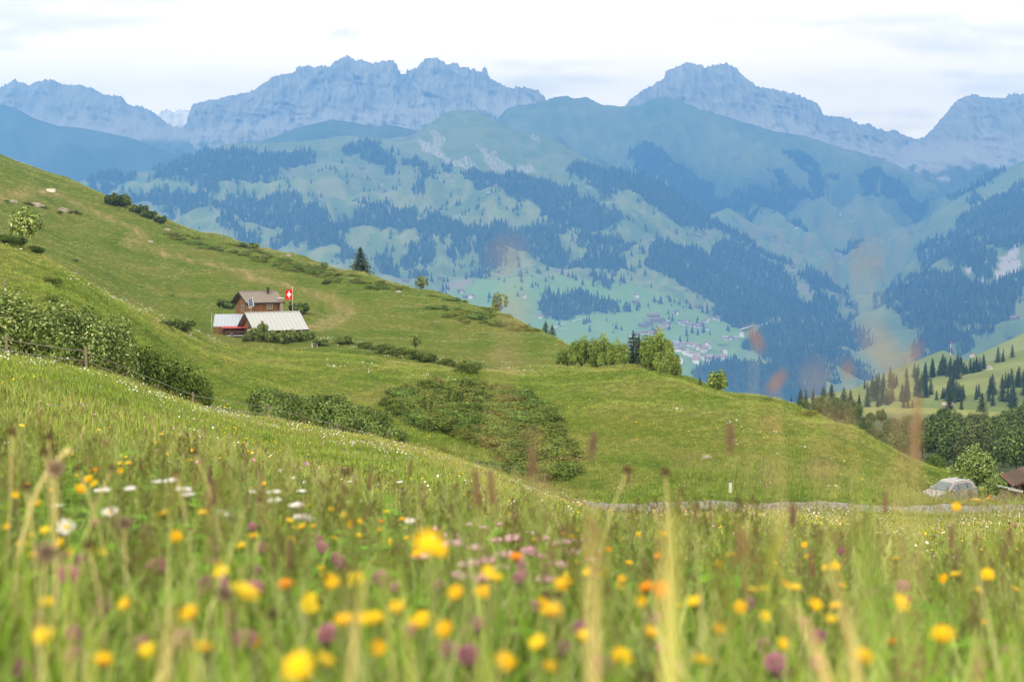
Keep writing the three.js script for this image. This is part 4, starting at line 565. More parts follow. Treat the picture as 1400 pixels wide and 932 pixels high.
{
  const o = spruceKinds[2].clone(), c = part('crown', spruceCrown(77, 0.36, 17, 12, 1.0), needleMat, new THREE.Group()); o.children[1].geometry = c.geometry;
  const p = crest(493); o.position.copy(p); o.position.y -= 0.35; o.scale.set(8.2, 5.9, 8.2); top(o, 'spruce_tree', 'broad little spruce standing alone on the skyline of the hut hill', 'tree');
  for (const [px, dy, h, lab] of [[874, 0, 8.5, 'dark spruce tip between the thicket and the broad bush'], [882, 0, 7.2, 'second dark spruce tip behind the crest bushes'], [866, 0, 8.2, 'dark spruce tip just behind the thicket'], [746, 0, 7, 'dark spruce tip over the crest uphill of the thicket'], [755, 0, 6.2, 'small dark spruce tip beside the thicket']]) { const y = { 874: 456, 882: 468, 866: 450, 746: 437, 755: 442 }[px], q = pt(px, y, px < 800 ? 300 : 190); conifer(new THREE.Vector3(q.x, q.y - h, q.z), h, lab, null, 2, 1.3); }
  conifer(onHill(175, 275, 200), 2, 'tiny spruce on the skyline between dark bushes', null, 0, 1.2); conifer(deep(958, 128, -0.4), 1.6, 'tiny dark spruce on the crest left of the twin-crowned tree', null, 1, 1.3);
}
// terrace edge: conifers, broadleaved wood and shrubs
{
  const T = layers.terrace, terr = 'spruces on the terrace edge';
  for (const [px, top_, base, fat, lab] of [[1082, 543, 556, 1, 'small spruce at the far left of the terrace edge'], [1095, 531, 556, 1.1, 'slim spruce, first of the dark pair beside the hut roof'], [1102, 531, 556, 1, 'slim spruce, second of the dark pair beside the hut roof'], [1112, 530, 556, 1.1, 'dark spruce standing free right of the pair'], [1126, 527, 555, 1.3, 'broad spruce joined with a neighbour on the terrace edge'], [1137, 524, 555, 1.3, 'broad spruce, taller of the joined two'], [1154, 529, 556, 1.3, 'broad dark spruce left of the leaning one'], [1163, 532, 557, 1.2, 'dark spruce beside the last of the row'], [1175, 538, 559, 1.2, 'spruce at the right end of the terrace row'], [1299, 534, 560, 1.4, 'stout spruce on the terrace meadow beside the grey roof'], [1315, 540, 560, 0.9, 'thin bare spruce right of the stout one'], [1343, 537, 563, 1.3, 'free-standing spruce on the terrace meadow'], [1384, 549, 567, 1.3, 'short round spruce on the terrace meadow'], [1236, 546, 558, 1.2, 'little spruce, first of three on the terrace meadow'], [1242, 545, 558, 1.2, 'little spruce, second of three on the terrace meadow'], [1248, 547, 558, 1.2, 'little spruce, third of three on the terrace meadow'], [1036, 540, 556, 1, 'tiny spruce tip over the grass crest, middle'], [1045, 541, 558, 1, 'tiny spruce tip over the grass crest, right'], [1030, 541, 556, 1, 'tiny spruce tip over the grass crest, left']]) { const p = T.at(px, base), d = -p.z; conifer(p, (base - top_) / F * d * 1.05, lab, null, undefined, fat * 1.1); }
  const leafy_ = [51, 52, 53].map((s, i) => tree(s, { rx: 3.4, ry: 6.4, rz: 3.2, lobes: 34, leaves: 8000, size: 0.2, col: [[0.075, 0.115, 0.032], [0.09, 0.135, 0.036], [0.1, 0.12, 0.05]][i], pale: [0.196, 0.261, 0.069], paleShare: 0.2, low: 0.08, lobeR: [0.2, 0.36], long: 1.5 }, 0.14, 1.6));
  const spots = [[1075, 575, 260, 0.55, 1], [1095, 578, 255, 0.75, 0], [1120, 575, 262, 0.85, 1], [1142, 580, 250, 0.9, 1], [1165, 582, 250, 0.85, 0], [1132, 592, 225, 0.7, 0], [1160, 598, 215, 0.6, 1], [1185, 600, 220, 0.55, 0], [1192, 578, 270, 0.45, 0], [1205, 577, 275, 0.55, 0], [1180, 590, 235, 0.5, 1],
    [1222, 600, 240, 0.75, 0], [1240, 612, 225, 0.85, 0], [1258, 605, 240, 0.8, 2], [1275, 612, 220, 0.95, 1], [1262, 625, 200, 0.8, 0], [1285, 632, 190, 0.85, 0], [1295, 590, 275, 0.85, 0], [1310, 592, 270, 0.7, 0], [1330, 590, 280, 0.75, 2], [1340, 602, 255, 0.95, 2], [1352, 612, 235, 0.9, 0], [1365, 620, 220, 0.9, 1], [1378, 600, 250, 1.05, 1], [1398, 608, 235, 1.2, 1], [1388, 630, 200, 0.9, 0], [1410, 632, 190, 1.0, 2], [1425, 600, 230, 1.2, 1], [1210, 622, 200, 0.55, 0], [1245, 590, 270, 0.55, 0], [1372, 640, 180, 0.75, 0], [1450, 610, 220, 1.3, 0], [1345, 632, 190, 0.8, 0], [1150, 610, 215, 0.6, 0], [1230, 632, 195, 0.6, 1], [1200, 612, 220, 0.5, 2], [1300, 615, 215, 0.8, 0], [1320, 625, 200, 0.8, 1], [1305, 640, 185, 0.8, 0], [1330, 645, 180, 0.8, 2], [1390, 650, 175, 0.9, 1], [1110, 590, 230, 0.6, 1], [1085, 582, 250, 0.6, 0], [1170, 570, 285, 0.6, 1], [1365, 596, 262, 0.8, 0], [1415, 590, 265, 1.0, 1], [1320, 605, 240, 0.75, 0]];
  for (const [px, py, d, s, k] of spots) { const p = T.at(px, py); plant(leafy_[k], p, (py < 614 ? 0.88 : 1.15) * s * -p.z / d, 'broadleaf_tree', ['dark green broadleaved tree in the wood below the terrace meadow', 'fresh green broadleaved tree in the wood below the terrace meadow', 'olive grey broadleaved tree in the wood below the terrace meadow'][k], 'tree', ['dark trees', 'fresh green trees', 'olive trees'][k] + ' in the wood below the terrace'); }
  const by = tree(54, { rx: 2.1, ry: 4.3, rz: 1.9, lobes: 34, leaves: 14000, size: 0.1, col: [0.137, 0.206, 0.040], pale: [0.339, 0.413, 0.156], paleShare: 0.3, low: 0.08, lobeR: [0.18, 0.32], long: 1.8 }, 0.09, 0.9);
  plant(by, deep(1340, 102, -0.2), [1.0, 0.93, 1], 'whitebeam_tree', 'pale green tree right behind the silver car', 'tree'); plant(by, deep(1375, 98, -0.4), [0.7, 0.6, 0.7], 'whitebeam_tree', 'pale green bush between the car and the red-roofed hut', 'shrub', null, 3); plant(by, deep(1318, 101, -0.2), [0.55, 0.42, 0.6], 'whitebeam_tree', 'low leafy bush at the left of the tree behind the car', 'shrub', null, 1);
  plant(greenBush, deep(1283, 116, -0.5), [1.2, 1, 1], 'green_shrub', 'rounded light green bush just behind the grassy crest', 'shrub'); plant(lowGold, deep(1103, 116), [1.5, 0.9, 1], 'low_shrub', 'brownish low shrub on the crest before the terrace wood', 'shrub'); plant(lowGold, deep(945, 128), [1.6, 0.9, 1], 'low_shrub', 'reddish brown low shrub on the crest right of the broad bush', 'shrub'); plant(greenBush, deep(1052, 119, -0.4), [0.7, 0.4, 0.7], 'green_shrub', 'small bright bush on the crest', 'shrub');
}
// ---------------------------------------------------------------- the huts on the hill
function planks(seed, base, n = 24) { // weathered boards: tone per board, grain, stains
  const W = 256, a = new Uint8Array(W * W * 4), r = rngOf(seed), tone = Array.from({ length: n }, () => 0.7 + 0.55 * r()), nn = createNoise2D(rngOf(seed + 1));
  for (let j = 0; j < W; j++) for (let i = 0; i < W; i++) { const k = Math.floor(i / W * n), e = (i / W * n) % 1, t = tone[k] * (0.85 + 0.2 * nn(i * 0.25, j * 0.015) + 0.12 * nn(i * 0.02, j * 0.03)) * (e < 0.1 ? 0.45 : 1), o = (j * W + i) * 4; for (let c = 0; c < 3; c++) a[o + c] = clamp(255 * Math.pow(clamp(base[c] * t, 0, 1), 1 / 2.2), 0, 255); a[o + 3] = 255; }
  const t = new THREE.DataTexture(a, W, W); t.wrapS = t.wrapT = THREE.RepeatWrapping; t.magFilter = THREE.LinearFilter; t.colorSpace = THREE.SRGBColorSpace; t.needsUpdate = true; return t;
}
const woodMat = new THREE.MeshStandardMaterial({ map: planks(61, [0.26, 0.125, 0.05]), roughness: 0.9 }), darkWood = new THREE.MeshStandardMaterial({ map: planks(62, [0.11, 0.06, 0.035]), roughness: 0.9 });
const whiteMetal = std(0.44, 0.45, 0.465, 0.5, { metalness: 0.0 }), greyMetal = std(0.42, 0.46, 0.52, 0.45, { metalness: 0.1 }), brownMetal = std(0.23, 0.195, 0.165, 0.6), fasciaMat = std(0.045, 0.04, 0.036), stoneMat = std(0.3, 0.26, 0.22), blackMat = std(0.02, 0.022, 0.026, 0.5), paleMat = std(0.75, 0.73, 0.7, 0.6), glassMat = std(0.04, 0.05, 0.07, 0.12), frameMat = std(0.5, 0.45, 0.36, 0.7), redMat = std(0.42, 0.05, 0.05, 0.7), blueMat = std(0.03, 0.16, 0.42, 0.5), tileMat = std(0.36, 0.13, 0.08, 0.9);
const box = (x0, x1, y0, y1, z0, z1) => { const g = new THREE.BoxGeometry(x1 - x0, y1 - y0, z1 - z0); g.translate((x0 + x1) / 2, (y0 + y1) / 2, (z0 + z1) / 2); return g; };
// gabled hut: ridge along local x, gables at both ends; the roof is two sheets with standing seams
function gabledHut({ L, W, wallH, rise, over, roofMat, seam, wall = woodMat }) {
  const o = new THREE.Group(), hw = W / 2, hl = L / 2;
  const s = new THREE.Shape([[-hw, -1.2], [hw, -1.2], [hw, wallH], [0, wallH + rise - 0.06], [-hw, wallH]].map((p) => new THREE.Vector2(...p)));
  const g = new THREE.ExtrudeGeometry(s, { depth: L, bevelEnabled: false }); g.translate(0, 0, -hl); g.rotateY(Math.PI / 2); // shape x -> -z
  const p = g.attributes.position, n = g.attributes.normal, uv = g.attributes.uv; for (let i = 0; i < p.count; i++) uv.setXY(i, (Math.abs(n.getX(i)) > 0.5 ? p.getZ(i) : p.getX(i)) / 4.2, p.getY(i) / 4.2);
  part('wall', g, wall, o);
  const slope = Math.atan2(rise, hw), len = (hw + over) / Math.cos(slope), Lr = L + 2 * over;
  for (const side of [1, -1]) {
    const r = part('roof_sheet', box(-Lr / 2, Lr / 2, 0, 0.05, 0, len), roofMat, o); r.position.set(0, wallH + rise, 0); r.rotation.set(slope, side > 0 ? 0 : Math.PI, 0, 'YXZ');
    const ribs = []; for (let x = -Lr / 2 + 0.04; x < Lr / 2; x += seam) ribs.push(box(x - 0.025, x + 0.025, 0.05, 0.10, 0.02, len - 0.01));
    part('seam', mergeGeometries(ribs), roofMat, r);
    part('fascia', box(-Lr / 2, Lr / 2, -0.2, 0.02, len + 0.003, len + 0.05), fasciaMat, r);
    for (const e of [-1, 1]) part('barge_board', box(e * (Lr / 2 + 0.003) - (e < 0 ? 0.05 : 0), e * (Lr / 2 + 0.003) + (e > 0 ? 0.05 : 0), -0.2, 0.02, 0, len), fasciaMat, r);
  }
  part('ridge_cap', box(-Lr / 2, Lr / 2, wallH + rise + 0.03, wallH + rise + 0.11, -0.14, 0.14), roofMat, o);
  return o;
}
function windowOn(parent, x, y, z, w, h, nx, nz) { // a framed pane set on a wall whose outward normal is (nx, nz)
  const f = new THREE.Group(); f.name = 'window'; f.position.set(x, y, z); f.rotation.y = Math.atan2(nx, nz); parent.add(f);
  part('frame', mergeGeometries([box(-w / 2 - 0.07, w / 2 + 0.07, h / 2, h / 2 + 0.07, 0, 0.06), box(-w / 2 - 0.07, w / 2 + 0.07, -h / 2 - 0.07, -h / 2, 0, 0.06), box(-w / 2 - 0.07, -w / 2, -h / 2, h / 2, 0, 0.06), box(w / 2, w / 2 + 0.07, -h / 2, h / 2, 0, 0.06), box(-0.025, 0.025, -h / 2, h / 2, 0.01, 0.05)]), frameMat, f); part('pane', box(-w / 2, w / 2, -h / 2, h / 2, 0.004, 0.02), glassMat, f); return f;
}
const hutTurn = 0.60, front = deep(372, 196), gy = front.y;
{ // white-roofed lower hut
  const o = gabledHut({ L: 7.3, W: 5.0, wallH: 1.75, rise: 2.0, over: 0.55, roofMat: whiteMetal, seam: 0.62 });
  const c = pt(372, 445, 200); o.position.set(c.x, pt(372, 463, 200).y, c.z); o.rotation.y = hutTurn;
  windowOn(o, 0.6, 1.0, 2.502, 0.9, 0.75, 0, 1); windowOn(o, 2.4, 1.0, 2.502, 0.8, 0.75, 0, 1);
  const d = new THREE.Group(); d.name = 'door'; d.position.set(-3.652, 0, 0.5); d.rotation.y = -Math.PI / 2; o.add(d); part('leaf', box(-0.45, 0.45, 0, 1.85, 0, 0.05), darkWood, d); part('handle', box(0.3, 0.36, 0.9, 1.0, 0.05, 0.12), blackMat, d);
  part('porch_roof', (() => { const g = box(-0.6, 0, 0, 0.05, 0, 1.6); g.rotateZ(0.25); g.translate(-3.66, 1.5, 0.9); return g; })(), paleMat, o);
  top(o, 'alpine_hut', 'wooden hut with a large pale metal roof behind a row of bushes', 'hut');
}
{ // brown upper hut
  const o = gabledHut({ L: 4.9, W: 4.4, wallH: 3.1, rise: 1.25, over: 0.6, roofMat: brownMetal, seam: 0.5 });
  const c = pt(352, 420, 209); o.position.set(c.x, pt(352, 438.5, 209).y, c.z); o.rotation.y = hutTurn;
  windowOn(o, -2.452, 1.9, 0.3, 0.7, 0.8, -1, 0); windowOn(o, 0.9, 2.2, 2.202, 0.8, 0.7, 0, 1);
  part('stove_pipe', box(1.2, 1.5, 3.6, 4.85, 0.55, 0.85), blackMat, o); part('pipe_cap', box(1.12, 1.58, 4.85, 4.93, 0.47, 0.93), blackMat, o);
  const ch = part('stone_chimney', box(2.3, 2.8, 0.5, 3.3, 2.3, 2.8), stoneMat, o); part('chimney_cap', box(2.2, 2.9, 3.3, 3.42, 2.2, 2.9), paleMat, ch);
  part('shelf_ledge', box(-2.9, -2.45, 0.75, 0.85, -1.2, 1.6), darkWood, o);
  top(o, 'alpine_hut', 'dark wooden hut with brown roof and black stove pipe above the white roof', 'hut');
}
{ // grey-roofed shed
  const o = new THREE.Group(), c = pt(312, 446, 204); o.position.set(c.x, pt(312, 459, 204).y, c.z); o.rotation.y = 0.12;
  const g = box(-1.9, 1.9, -1.2, 1.35, -1.8, 1.3); part('wall', g, woodMat, o);
  const r = part('roof_sheet', box(-2.15, 2.15, 0, 0.05, 0, 3.6), greyMetal, o); r.position.set(0.05, 3.0, -2.1); r.rotation.x = 0.47;
  const ribs = []; for (let x = -2.1; x < 2.15; x += 0.5) ribs.push(box(x - 0.025, x + 0.025, 0.05, 0.1, 0.02, 3.58)); part('seam', mergeGeometries(ribs), greyMetal, r);
  const side = new THREE.Shape([[-1.3, 1.3], [1.8, 1.3], [1.8, 2.75]].map((p) => new THREE.Vector2(...p))), sg = new THREE.ExtrudeGeometry(side, { depth: 3.7, bevelEnabled: false }); sg.translate(0, 0, -1.85); sg.rotateY(Math.PI / 2); part('gable_wall', sg, woodMat, o);
  const f = part('flue_pipe', new THREE.CylinderGeometry(0.05, 0.05, 2.7, 8), greyMetal, o); f.position.set(-2.35, 1.9, 0.2); part('flue_cap', new THREE.CylinderGeometry(0.09, 0.09, 0.1, 8), greyMetal, f).position.set(0, 1.402, 0);
  top(o, 'shed', 'low shed with blue-grey sheet metal roof left of the huts', 'shed');
}
{ // open lean-to with red roof edge
  const o = new THREE.Group(), c = pt(320, 452, 198.5); o.position.set(c.x, pt(320, 464, 198.5).y, c.z); o.rotation.y = 0.1;
  const r = part('roof', box(-1.75, 1.75, 0, 0.06, 0, 1.7), redMat, o); r.position.set(0, 1.75, -1.2); r.rotation.x = 0.1;
  for (const x of [-1.6, 1.6]) part('post', box(x - 0.06, x + 0.06, -1, 1.65, 0.3, 0.42), darkWood, o);
  part('back_wall', box(-1.7, 1.7, -1, 1.75, -1.3, -1.2), darkWood, o); part('plank_screen', box(-1.7, 1.7, 0.85, 1.35, 0.1, 0.16), darkWood, o); part('counter', box(-1.5, 1.7, 0.55, 0.62, 0.2, 0.75), paleMat, o);
  top(o, 'lean_to', 'open lean-to with red roof edge between shed and white-roofed hut', 'shelter');
  const b = new THREE.Group(); b.position.copy(pt(317, 463, 197)); part('body', new THREE.CylinderGeometry(0.19, 0.19, 0.62, 12).translate(0, 0.3, 0), blueMat, b); part('lid', new THREE.CylinderGeometry(0.12, 0.14, 0.14, 12).translate(0, 0.69, 0), redMat, b); top(b, 'blue_barrel', 'small blue container with red top in front of the lean-to', 'container');
  const s = new THREE.Group(); s.position.copy(pt(331, 465, 196.5)); part('bag', new THREE.SphereGeometry(0.26, 10, 8).scale(1.1, 0.6, 0.8).translate(0, 0.16, 0), paleMat, s); part('tie', new THREE.CylinderGeometry(0.05, 0.08, 0.12, 8).translate(0.1, 0.34, 0), paleMat, s); top(s, 'white_sack', 'white sack lying before the lean-to', 'sack');
  const w = new THREE.Group(); w.position.copy(pt(302, 463, 197)); w.rotation.z = -0.5; part('board', box(-0.9, 0.9, 0, 0.08, -0.4, 0.4), greyMetal, w); part('edge', box(-0.9, 0.9, 0.083, 0.16, -0.4, -0.32), paleMat, w); top(w, 'metal_sheet', 'grey metal sheet leaning on the bank below the shed', 'sheet');
}
{ // solar panel on its pole
  const o = new THREE.Group(); o.position.copy(pt(343, 431, 199)); part('pole', new THREE.CylinderGeometry(0.04, 0.04, 1.9, 6).translate(0, 0.9, 0), greyMetal, o);
  const p = part('panel', box(-0.36, 0.36, -0.72, 0.72, -0.02, 0.02), std(0.05, 0.09, 0.17, 0.2), o); p.position.set(0, 1.75, 0.1); p.rotation.set(-0.55, -0.5, 0.28); part('panel_frame', mergeGeometries([box(-0.4, -0.36, -0.76, 0.76, -0.03, 0.04), box(0.36, 0.4, -0.76, 0.76, -0.03, 0.04), box(-0.36, 0.36, 0.72, 0.76, -0.03, 0.04), box(-0.36, 0.36, -0.76, -0.72, -0.03, 0.04)]), paleMat, p);
  top(o, 'solar_panel', 'tilted solar panel on a pole at the gable of the white-roofed hut', 'solar panel');
}
{ // flag
  const o = new THREE.Group(), b = pt(400, 430, 205); o.position.set(b.x, b.y, b.z); part('pole', new THREE.CylinderGeometry(0.024, 0.032, 4.0, 8).translate(0, 1.95, 0), paleMat, o); part('finial', new THREE.SphereGeometry(0.07, 8, 6).translate(0, 3.98, 0), paleMat, o);
  const W = 64, a = new Uint8Array(W * W * 4); for (let j = 0; j < W; j++) for (let i = 0; i < W; i++) { const x = Math.abs((i + 0.5) / W - 0.5), y = Math.abs((j + 0.5) / W - 0.5), k = (x < 0.1 && y < 0.31) || (y < 0.1 && x < 0.31), q = (j * W + i) * 4; a[q] = k ? 240 : 205; a[q + 1] = k ? 238 : 18; a[q + 2] = k ? 236 : 28; a[q + 3] = 255; }
  const t = new THREE.DataTexture(a, W, W); t.magFilter = THREE.LinearFilter; t.colorSpace = THREE.SRGBColorSpace; t.needsUpdate = true;
  const g = new THREE.PlaneGeometry(1.35, 1.45, 12, 12), p = g.attributes.position; for (let i = 0; i < p.count; i++) { const x = p.getX(i), s = (0.675 - x) / 1.35; p.setXYZ(i, x * 0.72, p.getY(i) - 0.16 * s * s - 0.03 * Math.sin(x * 5), 0.16 * Math.sin(s * 6.5 + p.getY(i) * 0.8) * s); } g.computeVertexNormals(); g.translate(-0.52, 2.95, 0);
  part('flag', g, new THREE.MeshStandardMaterial({ map: t, roughness: 0.9, side: THREE.DoubleSide }), o); top(o, 'flagpole', 'white flagpole with a square red flag bearing a white cross', 'flagpole');
}
{ // garden table beside the flowers
  const o = new THREE.Group(); o.position.copy(hit(430, 475, 120)); o.scale.setScalar(0.75); part('table_top', box(-0.5, 0.5, 0.68, 0.73, -0.35, 0.35), paleMat, o); for (const [x, z] of [[-0.42, -0.28], [0.42, -0.28], [-0.42, 0.28], [0.42, 0.28]]) part('leg', box(x - 0.03, x + 0.03, -0.1, 0.677, z - 0.03, z + 0.03), paleMat, o); top(o, 'garden_table', 'small white table beside the purple-flowered bush', 'table');
}
// rocks and a white trough on the upper slope
function boulder(seed, s) { const g = new THREE.IcosahedronGeometry(1, 3), p = g.attributes.position, v = new THREE.Vector3(); for (let i = 0; i < p.count; i++) { v.fromBufferAttribute(p, i); const k = 1 + 0.35 * n3(v.x * 1.1 + seed, v.y * 1.1, v.z * 1.1) + 0.12 * n3(v.x * 3 + seed, v.y * 3, v.z * 3); p.setXYZ(i, v.x * k * s * 1.3, v.y * k * s * 0.8, v.z * k * s); } g.computeVertexNormals(); return g; }
const rockMat = std(0.33, 0.29, 0.25, 1);
for (const [px, py, s, lab] of [[17, 277, 0.7, 'pale boulder in the heath on the upper slope, end of the row'], [49, 282, 1.0, 'pale boulder beside a dark shrub on the upper slope'], [55, 283, 0.7, 'flat grey boulder touching its neighbour on the upper slope'], [84, 288, 0.9, 'grey boulder in the shrubs above the open-branched tree'], [90, 288, 0.6, 'small boulder beside the grey one in the shrubs'], [205, 331, 0.55, 'single small boulder in the meadow near the wheel ruts'], [228, 315, 0.6, 'pale boulder where the ruts meet the heath'], [387, 345, 0.5, 'pale stone on the heath skyline'], [394, 350, 0.5, 'pinkish stone just below the heath skyline'], [545, 400, 0.5, 'dark stone in the heath below the skyline'], [966, 626, 0.22, 'pale flat stone in the grass slope']]) { const o = new THREE.Mesh(boulder(px * 0.37, s), rockMat); o.position.copy(onHill(px, py, 84)); top(o, 'boulder', lab, 'rock'); }
for (const [px, py, s] of [[36, 279, 0.8], [42, 281, 0.7], [60, 285, 0.8], [80, 291, 0.8], [96, 291, 0.7], [102, 291, 0.9], [108, 293, 0.8], [8, 276, 0.7]]) plant(darkHeath, onHill(px, py, 180), [s * 1.4, s * 0.8, s], 'heath_shrub', 'low dark shrub between the boulders on the upper slope', 'shrub', 'shrubs between the boulders');
for (const [px, py, s, lab] of [[102, 357, 0.6, 'small brown-topped hummock shrub alone in the smooth meadow'], [70, 388, 0.7, 'dark shrub patch on the near left ridge'], [235, 405, 0.4, 'small shrub dot in the meadow left of the shed'], [70, 412, 0.5, 'low shrub on the near ridge above the bushes']]) plant(darkHeath, onHill(px, py, 70), [s * 1.4, s * 0.8, s], 'heath_shrub', lab, 'shrub');
{ const o = new THREE.Group(); o.position.copy(onHill(69, 262, 200)); part('tank', box(-0.9, 0.9, -0.2, 0.75, -0.6, 0.6), paleMat, o); part('lid', box(-1, 1, 0.753, 0.83, -0.7, 0.7), greyMetal, o); top(o, 'water_trough', 'small white box by the track on the upper slope', 'trough'); }
// wire fence along the near rim
{
  const o = new THREE.Group(), wood = std(0.24, 0.2, 0.16, 1), wire = std(0.25, 0.23, 0.2, 0.6), tops = [];
  for (const [px, d, h, lean] of [[-60, 36, 1.0, 0], [8, 39.5, 0.75, 0], [117, 43.4, 0.95, 0.02], [262, 49.5, 0.75, -0.01], [366, 54.5, 0.85, 0.02], [460, 60, 0.8, 0], [555, 66, 0.85, 0.02], [653, 73, 0.95, 0.0], [745, 78, 0.85, 0]]) {
    const p = deep(px, d), g = new THREE.CylinderGeometry(0.038, 0.042, h + 0.4, 7); g.translate(0, (h - 0.4) / 2, 0); const m = part('post', g, wood, o); m.position.copy(p); m.rotation.z = lean; tops.push(new THREE.Vector3(p.x, p.y + h * 0.86, p.z));
  }
  for (let k = 1; k < tops.length; k++) for (const dy of [0, -0.3]) { const a = tops[k - 1].clone(), b = tops[k].clone(); a.y += dy; b.y += dy; const m = a.clone().lerp(b, 0.5); m.y -= 0.05; part('wire', new THREE.TubeGeometry(new THREE.QuadraticBezierCurve3(a, m, b), 8, 0.011, 4), wire, o); }
  top(o, 'pasture_fence', 'wire pasture fence on grey wooden posts along the near rim of the meadow', 'fence');
  for (const [px, d, h, mat, lab, nm] of [[453, 60, 0.5, std(0.5, 0.13, 0.05), 'orange-red marker stake beside the wire fence', 'marker_stake'], [653.5, 74.5, 1.0, std(0.22, 0.09, 0.06), 'rust-brown stake standing right of the willows at the fence', 'marker_stake']]) { const s = new THREE.Group(); s.position.copy(deep(px, d)); part('stake', new THREE.CylinderGeometry(0.04, 0.05, h, 7).translate(0, h / 2 - 0.1, 0), mat, s); part('tip', new THREE.ConeGeometry(0.045, 0.09, 7).translate(0, h - 0.055, 0), mat, s); top(s, nm, lab, 'stake'); }
  const q = new THREE.Group(); q.position.copy(onHill(6, 408, 60)); part('stake', new THREE.CylinderGeometry(0.05, 0.055, 1.1, 7).translate(0, 0.45, 0), wood, q); part('tip', new THREE.CylinderGeometry(0.03, 0.05, 0.06, 7).translate(0, 1.03, 0), wood, q); top(q, 'fence_post', 'single grey fence post on the left slope above the bushes', 'post');
}
{ // radio mast on the wooded hill
  const o = new THREE.Group(); o.position.copy(layers.meadowHillBack.at(1300, 492)); const red = std(0.5, 0.07, 0.05); for (let k = 0; k < 5; k++) part(k % 2 ? 'white_section' : 'red_section', new THREE.CylinderGeometry(0.25, 0.28, 4.4, 6).translate(0, 2.2 + k * 4.41, 0), k % 2 ? paleMat : red, o); top(o, 'radio_mast', 'red and white banded mast above the wooded hill', 'mast');
}
{ // two small roofs: hut on the terrace edge and grey barn on its meadow, hay hut on the hill
  for (const [L, px, py, w, lab, wl, rf] of [[layers.terrace, 1083, 558, 3.2, 'dark little hut roof among trees at the terrace edge', 2, 3], [layers.terrace, 1296, 558, 2.7, 'low grey barn roof on the terrace meadow beside the stout spruce', 1, 2], [layers.meadowHill, 1354, 503, 4, 'small pale barn on the ridge of the grassy hill', 0, 2], [layers.meadowHillBack, 1330, 480, 6, 'small house at the wood edge behind the grassy hill', 0, 1]]) valleyHouse(L, px, py, w, lab, null, wl, rf, 1.5);
}
// ---------------------------------------------------------------- road, car, hut at the right
{
  const line = [[700, 71], [760, 70], [830, 68.5], [930, 66.5], [1050, 66], [1167, 66], [1300, 66], [1400, 66], [1560, 66]], n = 120, across = 9, P = new Float32Array((n + 1) * across * 3), UV = new Float32Array((n + 1) * across * 2), K = new Float32Array((n + 1) * across * 3), e0 = pt(line[0][0], 466, 1).x, e1 = pt(1560, 466, 1).x;
  for (let i = 0; i <= n; i++) { const px = mix(790, 1560, i / n), d = poly(line, px), u = pt(px, 466, 1).x; for (let k = 0; k < across; k++) { const dd = d + (k / (across - 1) - 0.5) * 4.2 + 0.55 * n2(i * 0.3, k < 4 ? 1 : 9) * Math.abs(k - 4) / 4, x = u * dd, q = i * across + k, y = Math.max(G.at(x, -dd), G.at(x, -dd + 0.4), G.at(x, -dd - 0.4)) + 0.03 - (k === 0 || k === across - 1 ? 0.16 : 0); P.set([x, y, -dd], q * 3); UV.set([x / 3, dd / 3], q * 2); const t = 0.9 + 0.25 * fbm(x * 0.7, dd * 1.5, 3); K.set([0.40 * t, 0.385 * t, 0.365 * t], q * 3); } }
  ground(new THREE.Mesh(gridGeo(across, n + 1, P, K, UV), new THREE.MeshStandardMaterial({ vertexColors: true, roughness: 1, map: swardTex, bumpMap: swardTex, bumpScale: 0.04, side: THREE.DoubleSide })), 'gravel_road');
}
{ const o = new THREE.Group(); o.position.copy(deep(1001, 72.5)); part('post', new THREE.CylinderGeometry(0.08, 0.09, 0.62, 10).translate(0, 0.24, 0), paleMat, o); part('cap', new THREE.CylinderGeometry(0.1, 0.1, 0.09, 10).translate(0, 0.598, 0), std(0.12, 0.12, 0.13), o); top(o, 'marker_post', 'short white post with dark cap on the far verge of the gravel road', 'post'); }
